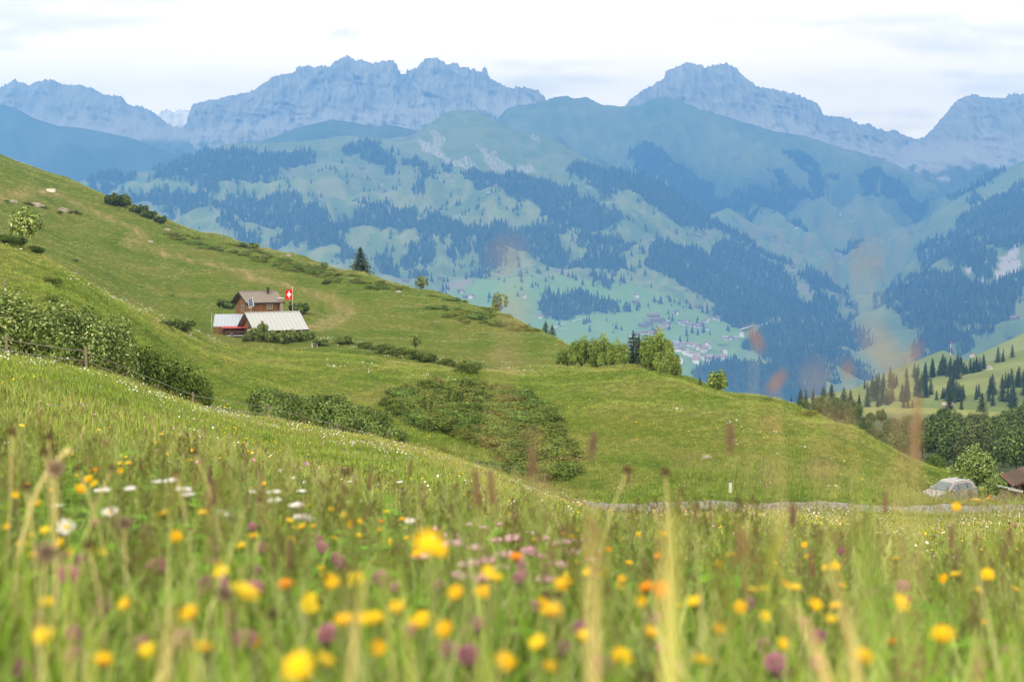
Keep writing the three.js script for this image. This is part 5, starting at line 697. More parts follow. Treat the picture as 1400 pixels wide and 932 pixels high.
{ // silver estate car, three-quarter front, nose to the left; x runs to the tail
  const o = new THREE.Group(); const p = deep(1302, 94); o.position.copy(p); o.position.y += 0.2; o.rotation.y = 0.62; o.scale.setScalar(0.93);
  const paint = std(0.36, 0.335, 0.325, 0.3, { metalness: 0.3 }), dark = std(0.03, 0.03, 0.035, 0.6), tyre = std(0.02, 0.02, 0.02, 0.95), rim = std(0.5, 0.5, 0.5, 0.4, { metalness: 0.6 }), glass = new THREE.MeshPhysicalMaterial({ color: C(0.10, 0.13, 0.13), roughness: 0.05, metalness: 0, clearcoat: 1 }), lamp = std(0.7, 0.7, 0.68, 0.15);
  const prof = (pts) => new THREE.Shape(new THREE.SplineCurve(pts.map((q) => new THREE.Vector2(...q))).getPoints(90));
  // body below the glass line, hood to tail
  const hull = (pts, w0, w1, y0, y1) => { const g = new THREE.ExtrudeGeometry(prof(pts), { depth: 2, bevelEnabled: true, bevelSize: 0.05, bevelThickness: 0.05, bevelSegments: 3, steps: 6 }); g.translate(0, 0, -1); const q = g.attributes.position; for (let i = 0; i < q.count; i++) { const y = q.getY(i), x = q.getX(i), k = mix(w0, w1, smooth(y0, y1, y)) * (1 - 0.10 * Math.pow(Math.abs(x) / 2.2, 4)); q.setZ(i, q.getZ(i) * k); } g.computeVertexNormals(); return g; };
  part('body', hull([[-2.18, 0.30], [-2.22, 0.55], [-2.15, 0.78], [-1.6, 0.93], [-1.05, 1.0], [0, 1.02], [1.2, 1.04], [2.05, 1.02], [2.18, 0.8], [2.2, 0.42], [2.05, 0.28], [0, 0.24], [-1.9, 0.26], [-2.18, 0.30]], 0.86, 0.82, 0.3, 1.05), paint, o);
  const cab = part('cabin', hull([[-1.12, 0.98], [-0.7, 1.25], [-0.28, 1.5], [0.1, 1.58], [0.8, 1.6], [1.5, 1.55], [1.82, 1.42], [2.02, 1.1], [2.05, 1.0], [0.5, 0.95], [-1.12, 0.98]], 0.8, 0.6, 1.0, 1.6), paint, o);
  const shield = (pts, mat, name) => { const g = new THREE.BufferGeometry(); g.setAttribute('position', new THREE.Float32BufferAttribute(pts.flat(), 3)); g.setIndex([0, 1, 2, 0, 2, 3, 0, 2, 1, 0, 3, 2]); g.computeVertexNormals(); const th = mergeGeometries([g]); return part(name, th, mat, cab); };
  const bar = (a, b, r, mat, name, parent) => part(name, new THREE.TubeGeometry(new THREE.LineCurve3(new THREE.Vector3(...a), new THREE.Vector3(...b)), 1, r, 6), mat, parent);
  const slab = (q, th, n, mat, name, parent = cab) => { const P = []; const [a, b, c, d] = q, off = (v, s) => v.map((x, i) => x + n[i] * th * s); const A1 = off(a, 1), B1 = off(b, 1), C1 = off(c, 1), D1 = off(d, 1); for (const t of [[A1, B1, C1], [A1, C1, D1], [a, c, b], [a, d, c], [a, b, B1], [a, B1, A1], [b, c, C1], [b, C1, B1], [c, d, D1], [c, D1, C1], [d, a, A1], [d, A1, D1]]) P.push(...t[0], ...t[1], ...t[2]); return part(name, triGeo(P), mat, parent); };
  slab([[-1.13, 1.03, 0.70], [-1.13, 1.03, -0.70], [-0.36, 1.5, -0.56], [-0.36, 1.5, 0.56]], 0.05, [-0.55, 0.84, 0], glass, 'windscreen');
  for (const s of [1, -1]) {
    const w0 = 0.80 * s, w1 = 0.66 * s, nn = [0, 0.2, s];
    slab([[-0.78, 1.06, w0], [-0.02, 1.06, w0], [-0.02, 1.46, w1], [-0.26, 1.44, w1]], 0.06, nn, glass, 'side_window'); slab([[0.06, 1.06, w0], [0.98, 1.06, w0], [0.9, 1.48, w1], [0.06, 1.48, w1]], 0.06, nn, glass, 'side_window'); slab([[1.08, 1.08, w0], [1.66, 1.14, w0 * 0.98], [1.45, 1.42, w1], [1.02, 1.46, w1]], 0.06, nn, glass, 'side_window');
    bar([-0.1, 1.64, 0.58 * s], [1.6, 1.62, 0.56 * s], 0.025, lamp, 'roof_rail', cab);
    const m = part('mirror', new THREE.SphereGeometry(0.13, 10, 8).scale(0.7, 0.75, 1.1), paint, o); m.position.set(-0.72, 1.08, 0.98 * s);
    const h = part('headlight', new THREE.SphereGeometry(0.16, 10, 8).scale(0.9, 0.7, 1.3), lamp, o); h.position.set(-2.06, 0.72, 0.58 * s); const tl = part('tail_light', new THREE.SphereGeometry(0.12, 8, 8).scale(0.6, 1.6, 0.8), std(0.4, 0.02, 0.02, 0.3), o); tl.position.set(2.1, 0.86, 0.66 * s);
    for (const x of [-1.38, 1.36]) { const w = new THREE.Group(); w.name = 'wheel'; w.position.set(x, 0.02, 0.78 * s); o.add(w); part('tyre', new THREE.TorusGeometry(0.27, 0.1, 10, 24).scale(1, 1, 1.1), tyre, w); part('rim', new THREE.CylinderGeometry(0.21, 0.21, 0.14, 16).rotateX(Math.PI / 2), rim, w); }
  }
  part('bumper', box(-2.29, -2.2, 0.25, 0.48, -0.74, 0.74), dark, o); part('grille', box(-2.27, -2.21, 0.56, 0.72, -0.36, 0.36), dark, o); slab([[1.86, 1.44, -0.5], [1.86, 1.44, 0.5], [2.06, 1.08, 0.62], [2.06, 1.08, -0.62]], 0.03, [1, 0.4, 0], glass, 'rear_window');
  for (const x of [-0.85, 0.02, 1.02]) for (const s of [1, -1]) if (x > -0.8) part('door_seam', box(x - 0.008, x + 0.008, 0.35, 1.0, 0.892 * s - 0.004, 0.892 * s + 0.004), dark, o);
  top(o, 'parked_car', 'silver estate car with roof rails parked behind the road verge', 'car');
}
{ // timber hut with red roof tiles, cut by the right edge of the view
  const o = new THREE.Group(), p = deep(1425, 90); o.position.set(p.x, p.y + 0.3, p.z); o.rotation.y = -0.15;
  part('wall', (() => { const g = box(-1.0, 4.2, -1.5, 1.35, -2.2, 1.4); const q = g.attributes.position, u = g.attributes.uv, nn = g.attributes.normal; for (let i = 0; i < q.count; i++) u.setXY(i, (Math.abs(nn.getX(i)) > 0.5 ? q.getZ(i) : q.getX(i)) / 4, q.getY(i) / 4); return g; })(), darkWood, o);
  const r = new THREE.Group(); r.name = 'roof'; r.position.set(-1.75, 1.4, 0); r.rotation.z = 0.36; o.add(r);
  part('roof_deck', box(0, 4.2, 0, 0.12, -2.7, 1.9), darkWood, r);
  const tg = new THREE.CylinderGeometry(0.15, 0.15, 0.4, 8, 1, true, -1.3, 2.6); tg.rotateX(Math.PI / 2); tg.rotateY(Math.PI / 2); tg.scale(1, 0.55, 1); const mats = [tileMat, std(0.42, 0.16, 0.1, 0.9), std(0.29, 0.11, 0.08, 0.9)]; for (const m of mats) m.side = THREE.DoubleSide;
  for (let x = 0; x < 11; x++) for (let z = 0; z < 17; z++) { const t = part('roof_tile', tg, mats[(x * 7 + z * 3 + ((x * z) % 5)) % 3], r); t.position.set(0.12 + x * 0.36, 0.13 + (x % 2) * 0.004, -2.55 + z * 0.27); t.rotation.z = -0.05; }
  part('gutter', new THREE.CylinderGeometry(0.08, 0.08, 4.6, 8).rotateX(Math.PI / 2).translate(-0.08, 0, -0.4), blackMat, r); part('eave_beam', box(0.1, 0.3, -0.25, -0.003, -2.6, 1.8), darkWood, r);
  for (const z of [-1.9, 1.2]) part('post', box(-1.5, -1.34, -1.5, 1.4, z - 0.08, z + 0.08), darkWood, o); part('chimney', box(1.0, 1.5, 2.2, 3.1, -1.0, -0.5), stoneMat, o);
  top(o, 'timber_hut', 'dark timber hut with red tiled roof at the edge of the garden', 'hut');
}
{ // lidded wooden box
  const o = new THREE.Group(); o.position.copy(deep(1386, 84)); o.rotation.y = 0.4; part('bin', box(-0.42, 0.42, -0.2, 1.02, -0.4, 0.4), std(0.2, 0.15, 0.13), o); const l = part('lid', box(-0.55, 0.55, 0, 0.05, -0.52, 0.52), std(0.6, 0.62, 0.66, 0.35, { metalness: 0.4 }), o); l.position.set(0, 1.08, 0); l.rotation.z = -0.22; part('lid_rim', box(-0.55, 0.55, -0.1, -0.003, 0.45, 0.52), std(0.5, 0.5, 0.52, 0.4), l); top(o, 'lidded_bin', 'brown box with slanting bright metal lid beside the red-roofed hut', 'bin');
}
{ // yellow machine half hidden in the grass
  const o = new THREE.Group(), y = std(0.72, 0.36, 0.01, 0.5), g = std(0.16, 0.17, 0.19, 0.6); o.position.copy(deep(1356, 86)); o.position.y += 0.25;
  const tube = (pts, r) => new THREE.TubeGeometry(new THREE.CatmullRomCurve3(pts.map((q) => new THREE.Vector3(...q))), 16, r, 7);
  part('handle_bar', tube([[0.1, 0.45, 0], [0.35, 0.3, 0.1], [0.5, 0.1, 0.15]], 0.07), y, o); part('handle_bar', tube([[-0.5, 0.25, 0], [-0.1, 0.4, 0.1], [0.15, 0.62, 0]], 0.06), y, o); part('handle_bar', tube([[0.75, 0.05, 0], [0.95, 0.28, 0.1], [1.25, 0.36, 0]], 0.06), y, o);
  part('engine_cover', new THREE.SphereGeometry(0.26, 12, 10).scale(1.2, 0.8, 1).translate(0.45, 0.35, -0.2), g, o); part('hood', new THREE.BoxGeometry(0.55, 0.3, 0.5, 3, 3, 3).translate(-0.75, 0.25, 0), y, o); part('frame', box(-0.9, 0.8, -0.5, 0.02, -0.25, 0.25), g, o);
  top(o, 'yellow_machine', 'bright yellow bent bars of a machine showing over the grass beside the car', 'machine');
}
// ---------------------------------------------------------------- the sward: tufts of real blades, thick near the camera and thinner with distance
const bladeMat = leafy({ roughness: 0.7 });
const farBladeMat = leafy({ roughness: 0.95 });
function strip(P, K, pts, w, dir, col) { // a tapering blade through the points, flat across dir
  for (let i = 0; i < pts.length - 1; i++) {
    const a = pts[i], b = pts[i + 1], wa = w * (1 - Math.pow(i / (pts.length - 1), 2.2)) / 2, wb = w * (1 - Math.pow((i + 1) / (pts.length - 1), 2.2)) / 2;
    const A1 = [a[0] - dir[0] * wa, a[1], a[2] - dir[1] * wa], A2 = [a[0] + dir[0] * wa, a[1], a[2] + dir[1] * wa], B1 = [b[0] - dir[0] * wb, b[1], b[2] - dir[1] * wb], B2 = [b[0] + dir[0] * wb, b[1], b[2] + dir[1] * wb];
    tri(P, K, A1, A2, B2, col); if (wb > 1e-5) tri(P, K, A1, B2, B1, col);
  }
}
const GREEN = [0.185, 0.265, 0.028], LIME = [0.31, 0.36, 0.048], STRAW = [0.47, 0.41, 0.17], OLIVE = [0.27, 0.26, 0.07], RUST = [0.3, 0.185, 0.115];
const vary = (r, c, k = 0.25) => { const t = 1 - k + 2 * k * r(); return [c[0] * t * (0.93 + 0.14 * r()), c[1] * t, c[2] * t]; };
function leafTuft(seed, n, h0, h1, w, spread, straw) {
  const r = rngOf(seed), P = [], K = [];
  for (let k = 0; k < n; k++) {
    const a = r() * 6.283, h = mix(h0, h1, r()), q = spread * Math.sqrt(r()), x = Math.cos(a * 3.1) * q, z = Math.sin(a * 3.1) * q, out = h * (0.15 + 0.55 * r()), dx = Math.cos(a), dz = Math.sin(a), pts = [];
    for (let i = 0; i <= 3; i++) { const t = i / 3; pts.push([x + dx * out * t * t, h * (t - 0.22 * t * t * (out / h)), z + dz * out * t * t]); }
    const c = r(); strip(P, K, pts, w * (0.6 + 0.8 * r()), [-dz, dx], vary(r, c < straw ? STRAW : c < straw + 0.35 ? LIME : c < straw + 0.42 ? OLIVE : GREEN));
  }
  return triGeo(P, K);
}
function seedTuft(seed, n, h0, h1, colours, head) {
  const r = rngOf(seed), P = [], K = [];
  for (let k = 0; k < n; k++) {
    const a = r() * 6.283, h = mix(h0, h1, r()), lean = h * 0.18 * r(), dx = Math.cos(a), dz = Math.sin(a), x = 0.05 * (r() - 0.5), z = 0.05 * (r() - 0.5), pts = []; for (let i = 0; i <= 4; i++) { const t = i / 4; pts.push([x + dx * lean * t * t, h * t, z + dz * lean * t * t]); }
    const cs = vary(r, r() < 0.6 ? STRAW : OLIVE); for (const d of [[-dz, dx], [dx, dz]]) { const S = []; strip(P, K, pts.map((p) => p.slice()), 0.0035, d, cs); }
    const tip = pts[4], ch = vary(r, colours[Math.floor(r() * colours.length)]);
    for (let s = 0; s < 16; s++) { const t = s / 16, y = tip[1] - head * t * h, rr = (0.004 + 0.02 * t * (1.1 - t)) * (0.5 + r()), b = r() * 6.283, cx = tip[0] - dx * lean * 0.3 * t + Math.cos(b) * rr, cz = tip[2] - dz * lean * 0.3 * t + Math.sin(b) * rr, l = 0.012 + 0.008 * r(); tri(P, K, [cx - 0.003, y, cz], [cx + 0.003, y, cz + 0.002], [cx + Math.cos(b) * 0.005, y + l, cz + Math.sin(b) * 0.005], ch); tri(P, K, [cx, y, cz - 0.003], [cx + 0.001, y, cz + 0.004], [cx + Math.cos(b) * 0.004, y + l, cz + Math.sin(b) * 0.004], ch); }
  }
  return triGeo(P, K);
}
function herbTuft(seed, n) { // low leafy herbs: clover, plantain, lady's mantle
  const r = rngOf(seed), P = [], K = [];
  for (let k = 0; k < n; k++) { const a = r() * 6.283, h = 0.06 + 0.17 * r(), o = 0.03 + 0.1 * r(), x = Math.cos(a) * o, z = Math.sin(a) * o, l = 0.025 + 0.03 * r(), w = l * (0.4 + 0.3 * r()), c = vary(r, [0.17, 0.27, 0.02], 0.35), dx = Math.cos(a), dz = Math.sin(a), tl = 0.3 * (r() - 0.3); const B0 = [x, h, z], M1 = [x + dx * l - dz * w, h + tl * l, z + dz * l + dx * w], M2 = [x + dx * l + dz * w, h + tl * l, z + dz * l - dx * w], T = [x + dx * l * 2, h + tl * l - 0.01, z + dz * l * 2]; tri(P, K, B0, M1, M2, c); tri(P, K, M1, T, M2, c); strip(P, K, [[x * 0.3, 0, z * 0.3], [x * 0.7, h * 0.6, z * 0.7], B0], 0.003, [-dz, dx], c); }
  return triGeo(P, K);
}
function scatter(name, label, geos, mat, n, dOf, uMax, scale, tint, keep) {
  const per = geos.map(() => []), m = new THREE.Matrix4(), q = new THREE.Quaternion(), e = new THREE.Euler(), sv = new THREE.Vector3(), c = [0, 0, 0];
  for (let k = 0; k < n; k++) {
    const d = dOf(rnd()), x = R(-uMax, uMax) * d, z = -d; if (keep && !keep(x, z, d)) continue;
    const s = scale(d) * R(0.7, 1.25), y = G.at(x, z) - 0.01; e.set(R(-0.12, 0.12), R(0, 6.28), R(-0.12, 0.12)); q.setFromEuler(e); m.compose(new THREE.Vector3(x, y, z), q, sv.set(s, s * R(0.8, 1.2), s)); tint(x, z, c, d); per[Math.floor(rnd() * geos.length)].push([m.toArray(), c.slice()]);
  }
  geos.forEach((g, i) => { const im = new THREE.InstancedMesh(g, mat, per[i].length), col = new THREE.Color(); per[i].forEach(([a, k], j) => { im.setMatrixAt(j, m.fromArray(a)); im.setColorAt(j, col.setRGB(...k)); }); im.name = numbered(name); scene.add(im); shade(im); tag(im, label, 'grass', null, 'stuff'); });
}
const area = (a, b) => (t) => Math.sqrt(a * a + (b * b - a * a) * t);
// the tint of a tuft follows the sward: how much drier or greener than the middling meadow this spot is
const swardTint = (x, z, c, d) => { sward(x, z, c); const f = fbm(x * 2.1, z * 2.1, 2), v = R(0.85, 1.15); c[0] = v * mix(1, c[0] / 0.18, 0.85) * (1 + 0.15 * f); c[1] = v * mix(1, c[1] / 0.205, 0.85); c[2] = v * mix(1, c[2] / 0.024, 0.7); };
const offRoad = (x, z, d) => { if (d > 60 && d < 74 && x > 3) { const y = 66.3; if (Math.abs(d - y) < 2.6) return false; } if (d > 180 && d < 216 && x / d > -0.218 && x / d < -0.14) return rnd() < 0.1; if (d > 150 && x < 0) { const t = trackDist(x, z); if (Math.abs(t - 0.95) < 0.4) return false; } return true; };
const nearLeaves = [leafTuft(71, 16, 0.10, 0.25, 0.005, 0.05, 0.25), leafTuft(72, 15, 0.12, 0.28, 0.0042, 0.06, 0.42), leafTuft(73, 18, 0.08, 0.2, 0.0055, 0.06, 0.16), leafTuft(74, 14, 0.1, 0.24, 0.0065, 0.05, 0.2)];
const nearSeeds = [seedTuft(81, 4, 0.3, 0.46, [STRAW, OLIVE, RUST], 0.2), seedTuft(82, 4, 0.28, 0.44, [RUST, OLIVE, STRAW, [0.26, 0.18, 0.15]], 0.16), seedTuft(83, 3, 0.32, 0.5, [STRAW, STRAW, LIME], 0.24)];
const herbs = [herbTuft(91, 16), herbTuft(92, 14)];
const midLeaves = [leafTuft(75, 16, 0.07, 0.19, 0.011, 0.16, 0.25), leafTuft(76, 16, 0.08, 0.21, 0.009, 0.17, 0.4), leafTuft(77, 16, 0.06, 0.15, 0.014, 0.17, 0.15)];
const farLeaves = [leafTuft(78, 20, 0.07, 0.2, 0.03, 0.4, 0.22), leafTuft(79, 20, 0.07, 0.2, 0.026, 0.42, 0.36)];
const grassLab = 'long meadow grass with leaves and stems growing close together';
scatter('meadow_grass', grassLab, nearLeaves, bladeMat, 5600, area(0.75, 5), 0.52, (d) => mix(1.55, 1, smooth(1.1, 3.4, d)), swardTint);
scatter('meadow_herbs', 'low green herb leaves in the meadow grass', herbs, bladeMat, 1500, area(0.7, 8), 0.5, () => 0.9, swardTint);
scatter('seeding_grass', 'thin grass stalks with straw and rusty seed heads', nearSeeds, bladeMat, 800, area(1.4, 6), 0.5, () => 0.82, swardTint);
scatter('meadow_grass', grassLab, nearLeaves, bladeMat, 13000, area(5, 15), 0.46, () => 1.05, swardTint);
scatter('seeding_grass', 'thin grass stalks with straw and rusty seed heads', nearSeeds, bladeMat, 3400, area(4, 24), 0.45, (d) => mix(0.82, 0.62, smooth(6, 16, d)), swardTint);
scatter('meadow_grass', grassLab, midLeaves, farBladeMat, 60000, area(13, 62), 0.44, (d) => mix(1.15, 0.9, smooth(14, 34, d)), swardTint, offRoad);
scatter('seeding_grass', 'thin grass stalks with straw and rusty seed heads', nearSeeds, farBladeMat, 6000, area(24, 75), 0.43, () => 0.62, swardTint, offRoad);
scatter('meadow_grass', grassLab, midLeaves, farBladeMat, 50000, area(60, 150), 0.43, () => 1.25, swardTint, offRoad);
scatter('meadow_grass', grassLab, farLeaves, farBladeMat, 50000, area(130, 430), 0.43, (d) => mix(0.8, 1.3, smooth(130, 350, d)), swardTint, offRoad);
// small wild flowers too many to count
function dots(seed, n, rad, colours, h) { const r = rngOf(seed), P = [], K = []; for (let k = 0; k < n; k++) { const x = (r() - 0.5) * 0.5, z = (r() - 0.5) * 0.5, y = h * (0.8 + 0.4 * r()), c = colours[Math.floor(r() * colours.length)], tx = (r() - 0.5) * 0.9, tz = (r() - 0.5) * 0.9 + 0.35; for (let s = 0; s < 6; s++) { const a = s / 6 * 6.283, b = (s + 1) / 6 * 6.283; tri(P, K, [x, y, z], [x + rad * Math.cos(b), y + rad * (tx * Math.cos(b) - tz * Math.sin(b)), z + rad * Math.sin(b)], [x + rad * Math.cos(a), y + rad * (tx * Math.cos(a) - tz * Math.sin(a)), z + rad * Math.sin(a)], c); } strip(P, K, [[x, 0, z], [x, y * 0.5, z], [x, y, z]], 0.004, [1, 0], GREEN); } return triGeo(P, K); }
const WHITE = [0.78, 0.77, 0.72], YEL = [0.75, 0.47, 0.02], VIO = [0.28, 0.16, 0.42], PINK = [0.6, 0.28, 0.4];
const plain = (x, z, c) => { c[0] = c[1] = c[2] = R(0.85, 1.1); };
const nearPx = (list, w) => (x, z, d) => { const [px, py] = toPx(new THREE.Vector3(x, G.at(x, z), z)); for (const l of list) { for (let i = 1; i < l.length; i++) { const [ax, ay] = l[i - 1], [bx, by] = l[i], vx = bx - ax, vy = by - ay, t = clamp(((px - ax) * vx + (py - ay) * vy) / (vx * vx + vy * vy), 0, 1); if (Math.hypot(px - ax - t * vx, (py - ay - t * vy) * 1.6) < w * R(0.2, 1)) return true; } } return false; };
const whiteDots = [dots(101, 4, 0.018, [WHITE, WHITE, [0.7, 0.68, 0.5]], 0.2)], farDots = [dots(102, 4, 0.032, [WHITE, [0.72, 0.7, 0.6]], 0.2)], yellowDots = [dots(103, 3, 0.018, [YEL], 0.22)], farYellow = [dots(104, 4, 0.034, [YEL, [0.75, 0.55, 0.1]], 0.2)], violet = [dots(105, 3, 0.011, [VIO, VIO, PINK], 0.22)];
scatter('white_flowers', 'white daisies sprinkled along the fence rim', whiteDots, farBladeMat, 8500, area(28, 85), 0.4, () => 1, plain, nearPx([[[0, 496], [60, 505], [130, 525], [240, 560], [300, 572], [420, 596], [560, 626]]], 14));
scatter('white_flowers', 'scattered white daisies in the meadow', whiteDots, farBladeMat, 1500, area(9, 60), 0.42, () => 0.9, plain, (x, z) => n2(x * 0.2 + 30, z * 0.2) > 0.35);
scatter('white_flowers', 'white flowers along the ridges and banks of the hill', farDots, farBladeMat, 30000, area(75, 330), 0.4, () => 1.1, plain, nearPx([[[0, 336], [100, 381], [200, 430], [290, 468]], [[240, 388], [200, 345]], [[430, 462], [520, 480], [640, 500], [760, 512]], [[450, 500], [560, 512], [640, 520]], [[930, 560], [1060, 600], [1160, 640]], [[980, 600], [1060, 625], [1110, 655]], [[820, 680], [1000, 666], [1140, 672], [1260, 690]]], 13));
scatter('white_flowers', 'white umbels on the road verge', whiteDots, farBladeMat, 1500, area(44, 64), 0.42, () => 1.1, plain, (x, z, d) => x > 0 && n2(x * 0.12, z * 0.12 + 8) > 0.15);
scatter('yellow_flowers', 'small yellow flowers sprinkled over the hill meadow', farYellow, farBladeMat, 9000, area(75, 240), 0.4, () => 1, plain, (x, z) => n2(x * 0.05 + 12, z * 0.05) > 0.45 && rnd() < 0.7);
scatter('yellow_flowers', 'small yellow flowers far down the near meadow', yellowDots, farBladeMat, 2200, area(9, 62), 0.44, () => 0.95, plain, (x, z) => n2(x * 0.13 + 2, z * 0.13) > 0.1);
scatter('violet_flowers', 'small violet and pink flowers in the near meadow', violet, farBladeMat, 1500, area(7, 45), 0.44, () => 1, plain, (x, z) => n2(x * 0.15 + 20, z * 0.15) > 0);
scatter('verge_grass', 'tall rough grass with seed heads on the verge before the car', [...nearSeeds, ...nearLeaves], farBladeMat, 11000, area(70, 86), 0.43, () => 1.6, swardTint, (x, z, d) => x > 9 && n2(x * 0.3, z * 0.2) > -0.5 && !(x > 27.3 && x < 29.5 && d > 83));
scatter('verge_grass', 'rough grass and seed stalks in front of the gravel road', [...nearSeeds, ...nearLeaves], farBladeMat, 9000, area(54, 64), 0.43, () => 1.35, swardTint, (x, z, d) => x > 0 && n2(x * 0.25 + 4, z * 0.2) > -0.15);
// ---------------------------------------------------------------- the flowers one can pick out in the foreground
const petalMat = (r, g, b) => new THREE.MeshPhysicalMaterial({ color: C(r, g, b), roughness: 0.7, transmission: 0.25, thickness: 0, specularIntensity: 0.3 });
const yellowPetal = [petalMat(0.86, 0.6, 0.014), petalMat(0.85, 0.53, 0.01), petalMat(0.88, 0.67, 0.035)], orangePetal = petalMat(0.8, 0.33, 0.008), whitePetal = petalMat(0.8, 0.78, 0.74), pinkPetal = petalMat(0.62, 0.30, 0.42), paleePink = petalMat(0.66, 0.42, 0.46), purplePetal = petalMat(0.48, 0.14, 0.36);
const stemMat = std(0.17, 0.22, 0.06, 0.8), strawMat = std(0.42, 0.36, 0.17, 0.85), brownMat = std(0.12, 0.07, 0.045, 1), rustMat = std(0.14, 0.085, 0.065, 0.9), calyxMat = std(0.07, 0.1, 0.035, 0.9), paleStraw = std(0.5, 0.45, 0.2, 0.8), limeMat = std(0.30, 0.34, 0.09, 0.8), fluffMat = std(0.32, 0.25, 0.2, 1);
function rayHead(rad, n, layersN, cup, seed) { // strap-shaped petals in rings
  const r = rngOf(seed), P = [], K = []; for (let l = 0; l < layersN; l++) for (let k = 0; k < n; k++) { const a = (k + 0.5 * l + 0.3 * r()) / n * 6.283, R1 = rad * (1 - 0.25 * l) * (0.85 + 0.3 * r()), w = rad * 2.6 / n, y1 = R1 * (cup + 0.28 * l) * (0.7 + 0.6 * r()), ca = Math.cos(a), sa = Math.sin(a), at = (q, s, y) => [ca * q - sa * s, y, sa * q + ca * s]; const A0 = at(rad * 0.08, -w * 0.3, 0.001 * l), A1 = at(rad * 0.08, w * 0.3, 0.001 * l), B0 = at(R1 * 0.9, -w * 0.6, y1), B1 = at(R1 * 0.9, w * 0.6, y1), T = at(R1, 0, y1 * 0.95); tri(P, K, A0, B1, A1, [1, 1, 1]); tri(P, K, A0, B0, B1, [1, 1, 1]); tri(P, K, B0, T, B1, [1, 1, 1]); }
  const g = triGeo(P); return g;
}
const headGeo = [rayHead(0.017, 16, 3, 0.35, 1), rayHead(0.019, 18, 3, 0.2, 2), rayHead(0.015, 14, 3, 0.7, 3)], discGeo = new THREE.SphereGeometry(0.0065, 8, 6).scale(1, 0.6, 1), calyxGeo = new THREE.CylinderGeometry(0.0065, 0.003, 0.012, 8).translate(0, -0.006, 0);
const daisyHead = rayHead(0.02, 16, 1, 0.1, 5);
function ball(seed, n, rad, tall) { const r = rngOf(seed), P = [], K = []; for (let k = 0; k < n; k++) { const z = 1 - 2 * (k + 0.5) / n, a = k * 2.4, s = Math.sqrt(1 - z * z), nx = s * Math.cos(a), nz = s * Math.sin(a), L = rad * (0.85 + 0.3 * r()), w = rad * 0.16, b = [nx * rad * 0.35, z * rad * 0.35 * tall, nz * rad * 0.35]; const tx = -nz || 1, tz = nx; tri(P, K, b, [nx * L + tx * w, z * L * tall, nz * L + tz * w], [nx * L - tx * w, z * L * tall, nz * L - tz * w], [1, 1, 1]); tri(P, K, b, [nx * L, z * L * tall + w, nz * L], [nx * L, z * L * tall - w, nz * L], [1, 1, 1]); } return triGeo(P); }
const cloverGeo = ball(6, 90, 0.013, 1), fluffGeo = ball(7, 110, 0.02, 1), plantainGeo = (() => { const g = new THREE.CylinderGeometry(0.0035, 0.0048, 0.045, 9, 10).translate(0, 0.0225, 0), p = g.attributes.position; for (let i = 0; i < p.count; i++) { const k = 1 + 0.22 * n3(p.getX(i) * 900, p.getY(i) * 500, p.getZ(i) * 900); p.setX(i, p.getX(i) * k); p.setZ(i, p.getZ(i) * k); } g.computeVertexNormals(); return g; })();
function umbelGeo(seed, rad) { const r = rngOf(seed), G_ = []; for (let k = 0; k < 46; k++) { const a = k * 2.4, q = rad * Math.sqrt(k / 46), s = 0.0042 + 0.003 * r(), b = new THREE.SphereGeometry(s, 5, 4); b.scale(1.2, 0.7, 1.2); b.translate(Math.cos(a) * q, 0.006 * r() - q * q * 6, Math.sin(a) * q); G_.push(b); } return mergeGeometries(G_); }
const umbels = [umbelGeo(8, 0.035), umbelGeo(9, 0.028)], umbelRays = mergeGeometries([...Array(9)].map((_, k) => { const a = k * 0.7, q = 0.024; return new THREE.TubeGeometry(new THREE.LineCurve3(new THREE.Vector3(0, -0.035, 0), new THREE.Vector3(Math.cos(a) * q, -0.004, Math.sin(a) * q)), 1, 0.0008, 4); }));
function curveStem(base, tip, r0, r1, bow, mat, parent, name = 'stem', seg = 8) { // stem from the ground to the head, in the thing's own axes
  const m = base.clone().lerp(tip, 0.55); m.x += bow[0]; m.z += bow[1]; m.y += bow[2] ?? 0; const c = new THREE.QuadraticBezierCurve3(base, m, tip), g = new THREE.TubeGeometry(c, seg, 1, 6), p = g.attributes.position; for (let i = 0; i <= seg; i++) { const q = c.getPoint(i / seg), rr = mix(r0, r1, i / seg); for (let k = 0; k < 7; k++) { const o = i * 7 + k; p.setXYZ(o, q.x + (p.getX(o) - q.x) * rr, q.y + (p.getY(o) - q.y) * rr, q.z + (p.getZ(o) - q.z) * rr); } } g.computeVertexNormals(); part(name, g, mat, parent); return c;
}
// distance at which the ray of a pixel runs h metres above the ground
function above(px, py, h, d0 = 0.7) { const e = pt(px, py, 1); let best = d0, err = 1e9; for (let d = d0; d < 40; d *= 1.012) { const k = e.y * d - G.at(e.x * d, -d); if (Math.abs(k - h) < err) { err = Math.abs(k - h); best = d; } if (k < h * 0.6 && d > 1.2) break; } return best; }
function flower(px, py, d, make, name, label, category, group, bow = [R(-0.03, 0.03), R(-0.03, 0.03)]) {
  const tip = pt(px, py, d), bx = tip.x + R(-0.05, 0.05), bz = tip.z + R(-0.05, 0.05), by = G.at(bx, bz), o = new THREE.Group(); o.position.set(bx, by, bz);
  make(o, tip.clone().sub(o.position), bow); return top(o, name, label, category, group);
}
const headAt = (geo, mat, o, t, name, s = 1, tilt = 0.5) => { const m = part(name, geo, mat, o); m.position.copy(t); m.scale.setScalar(s); m.rotation.set(R(0, tilt), R(0, 6), R(-tilt, tilt) * 0.6); return m; };
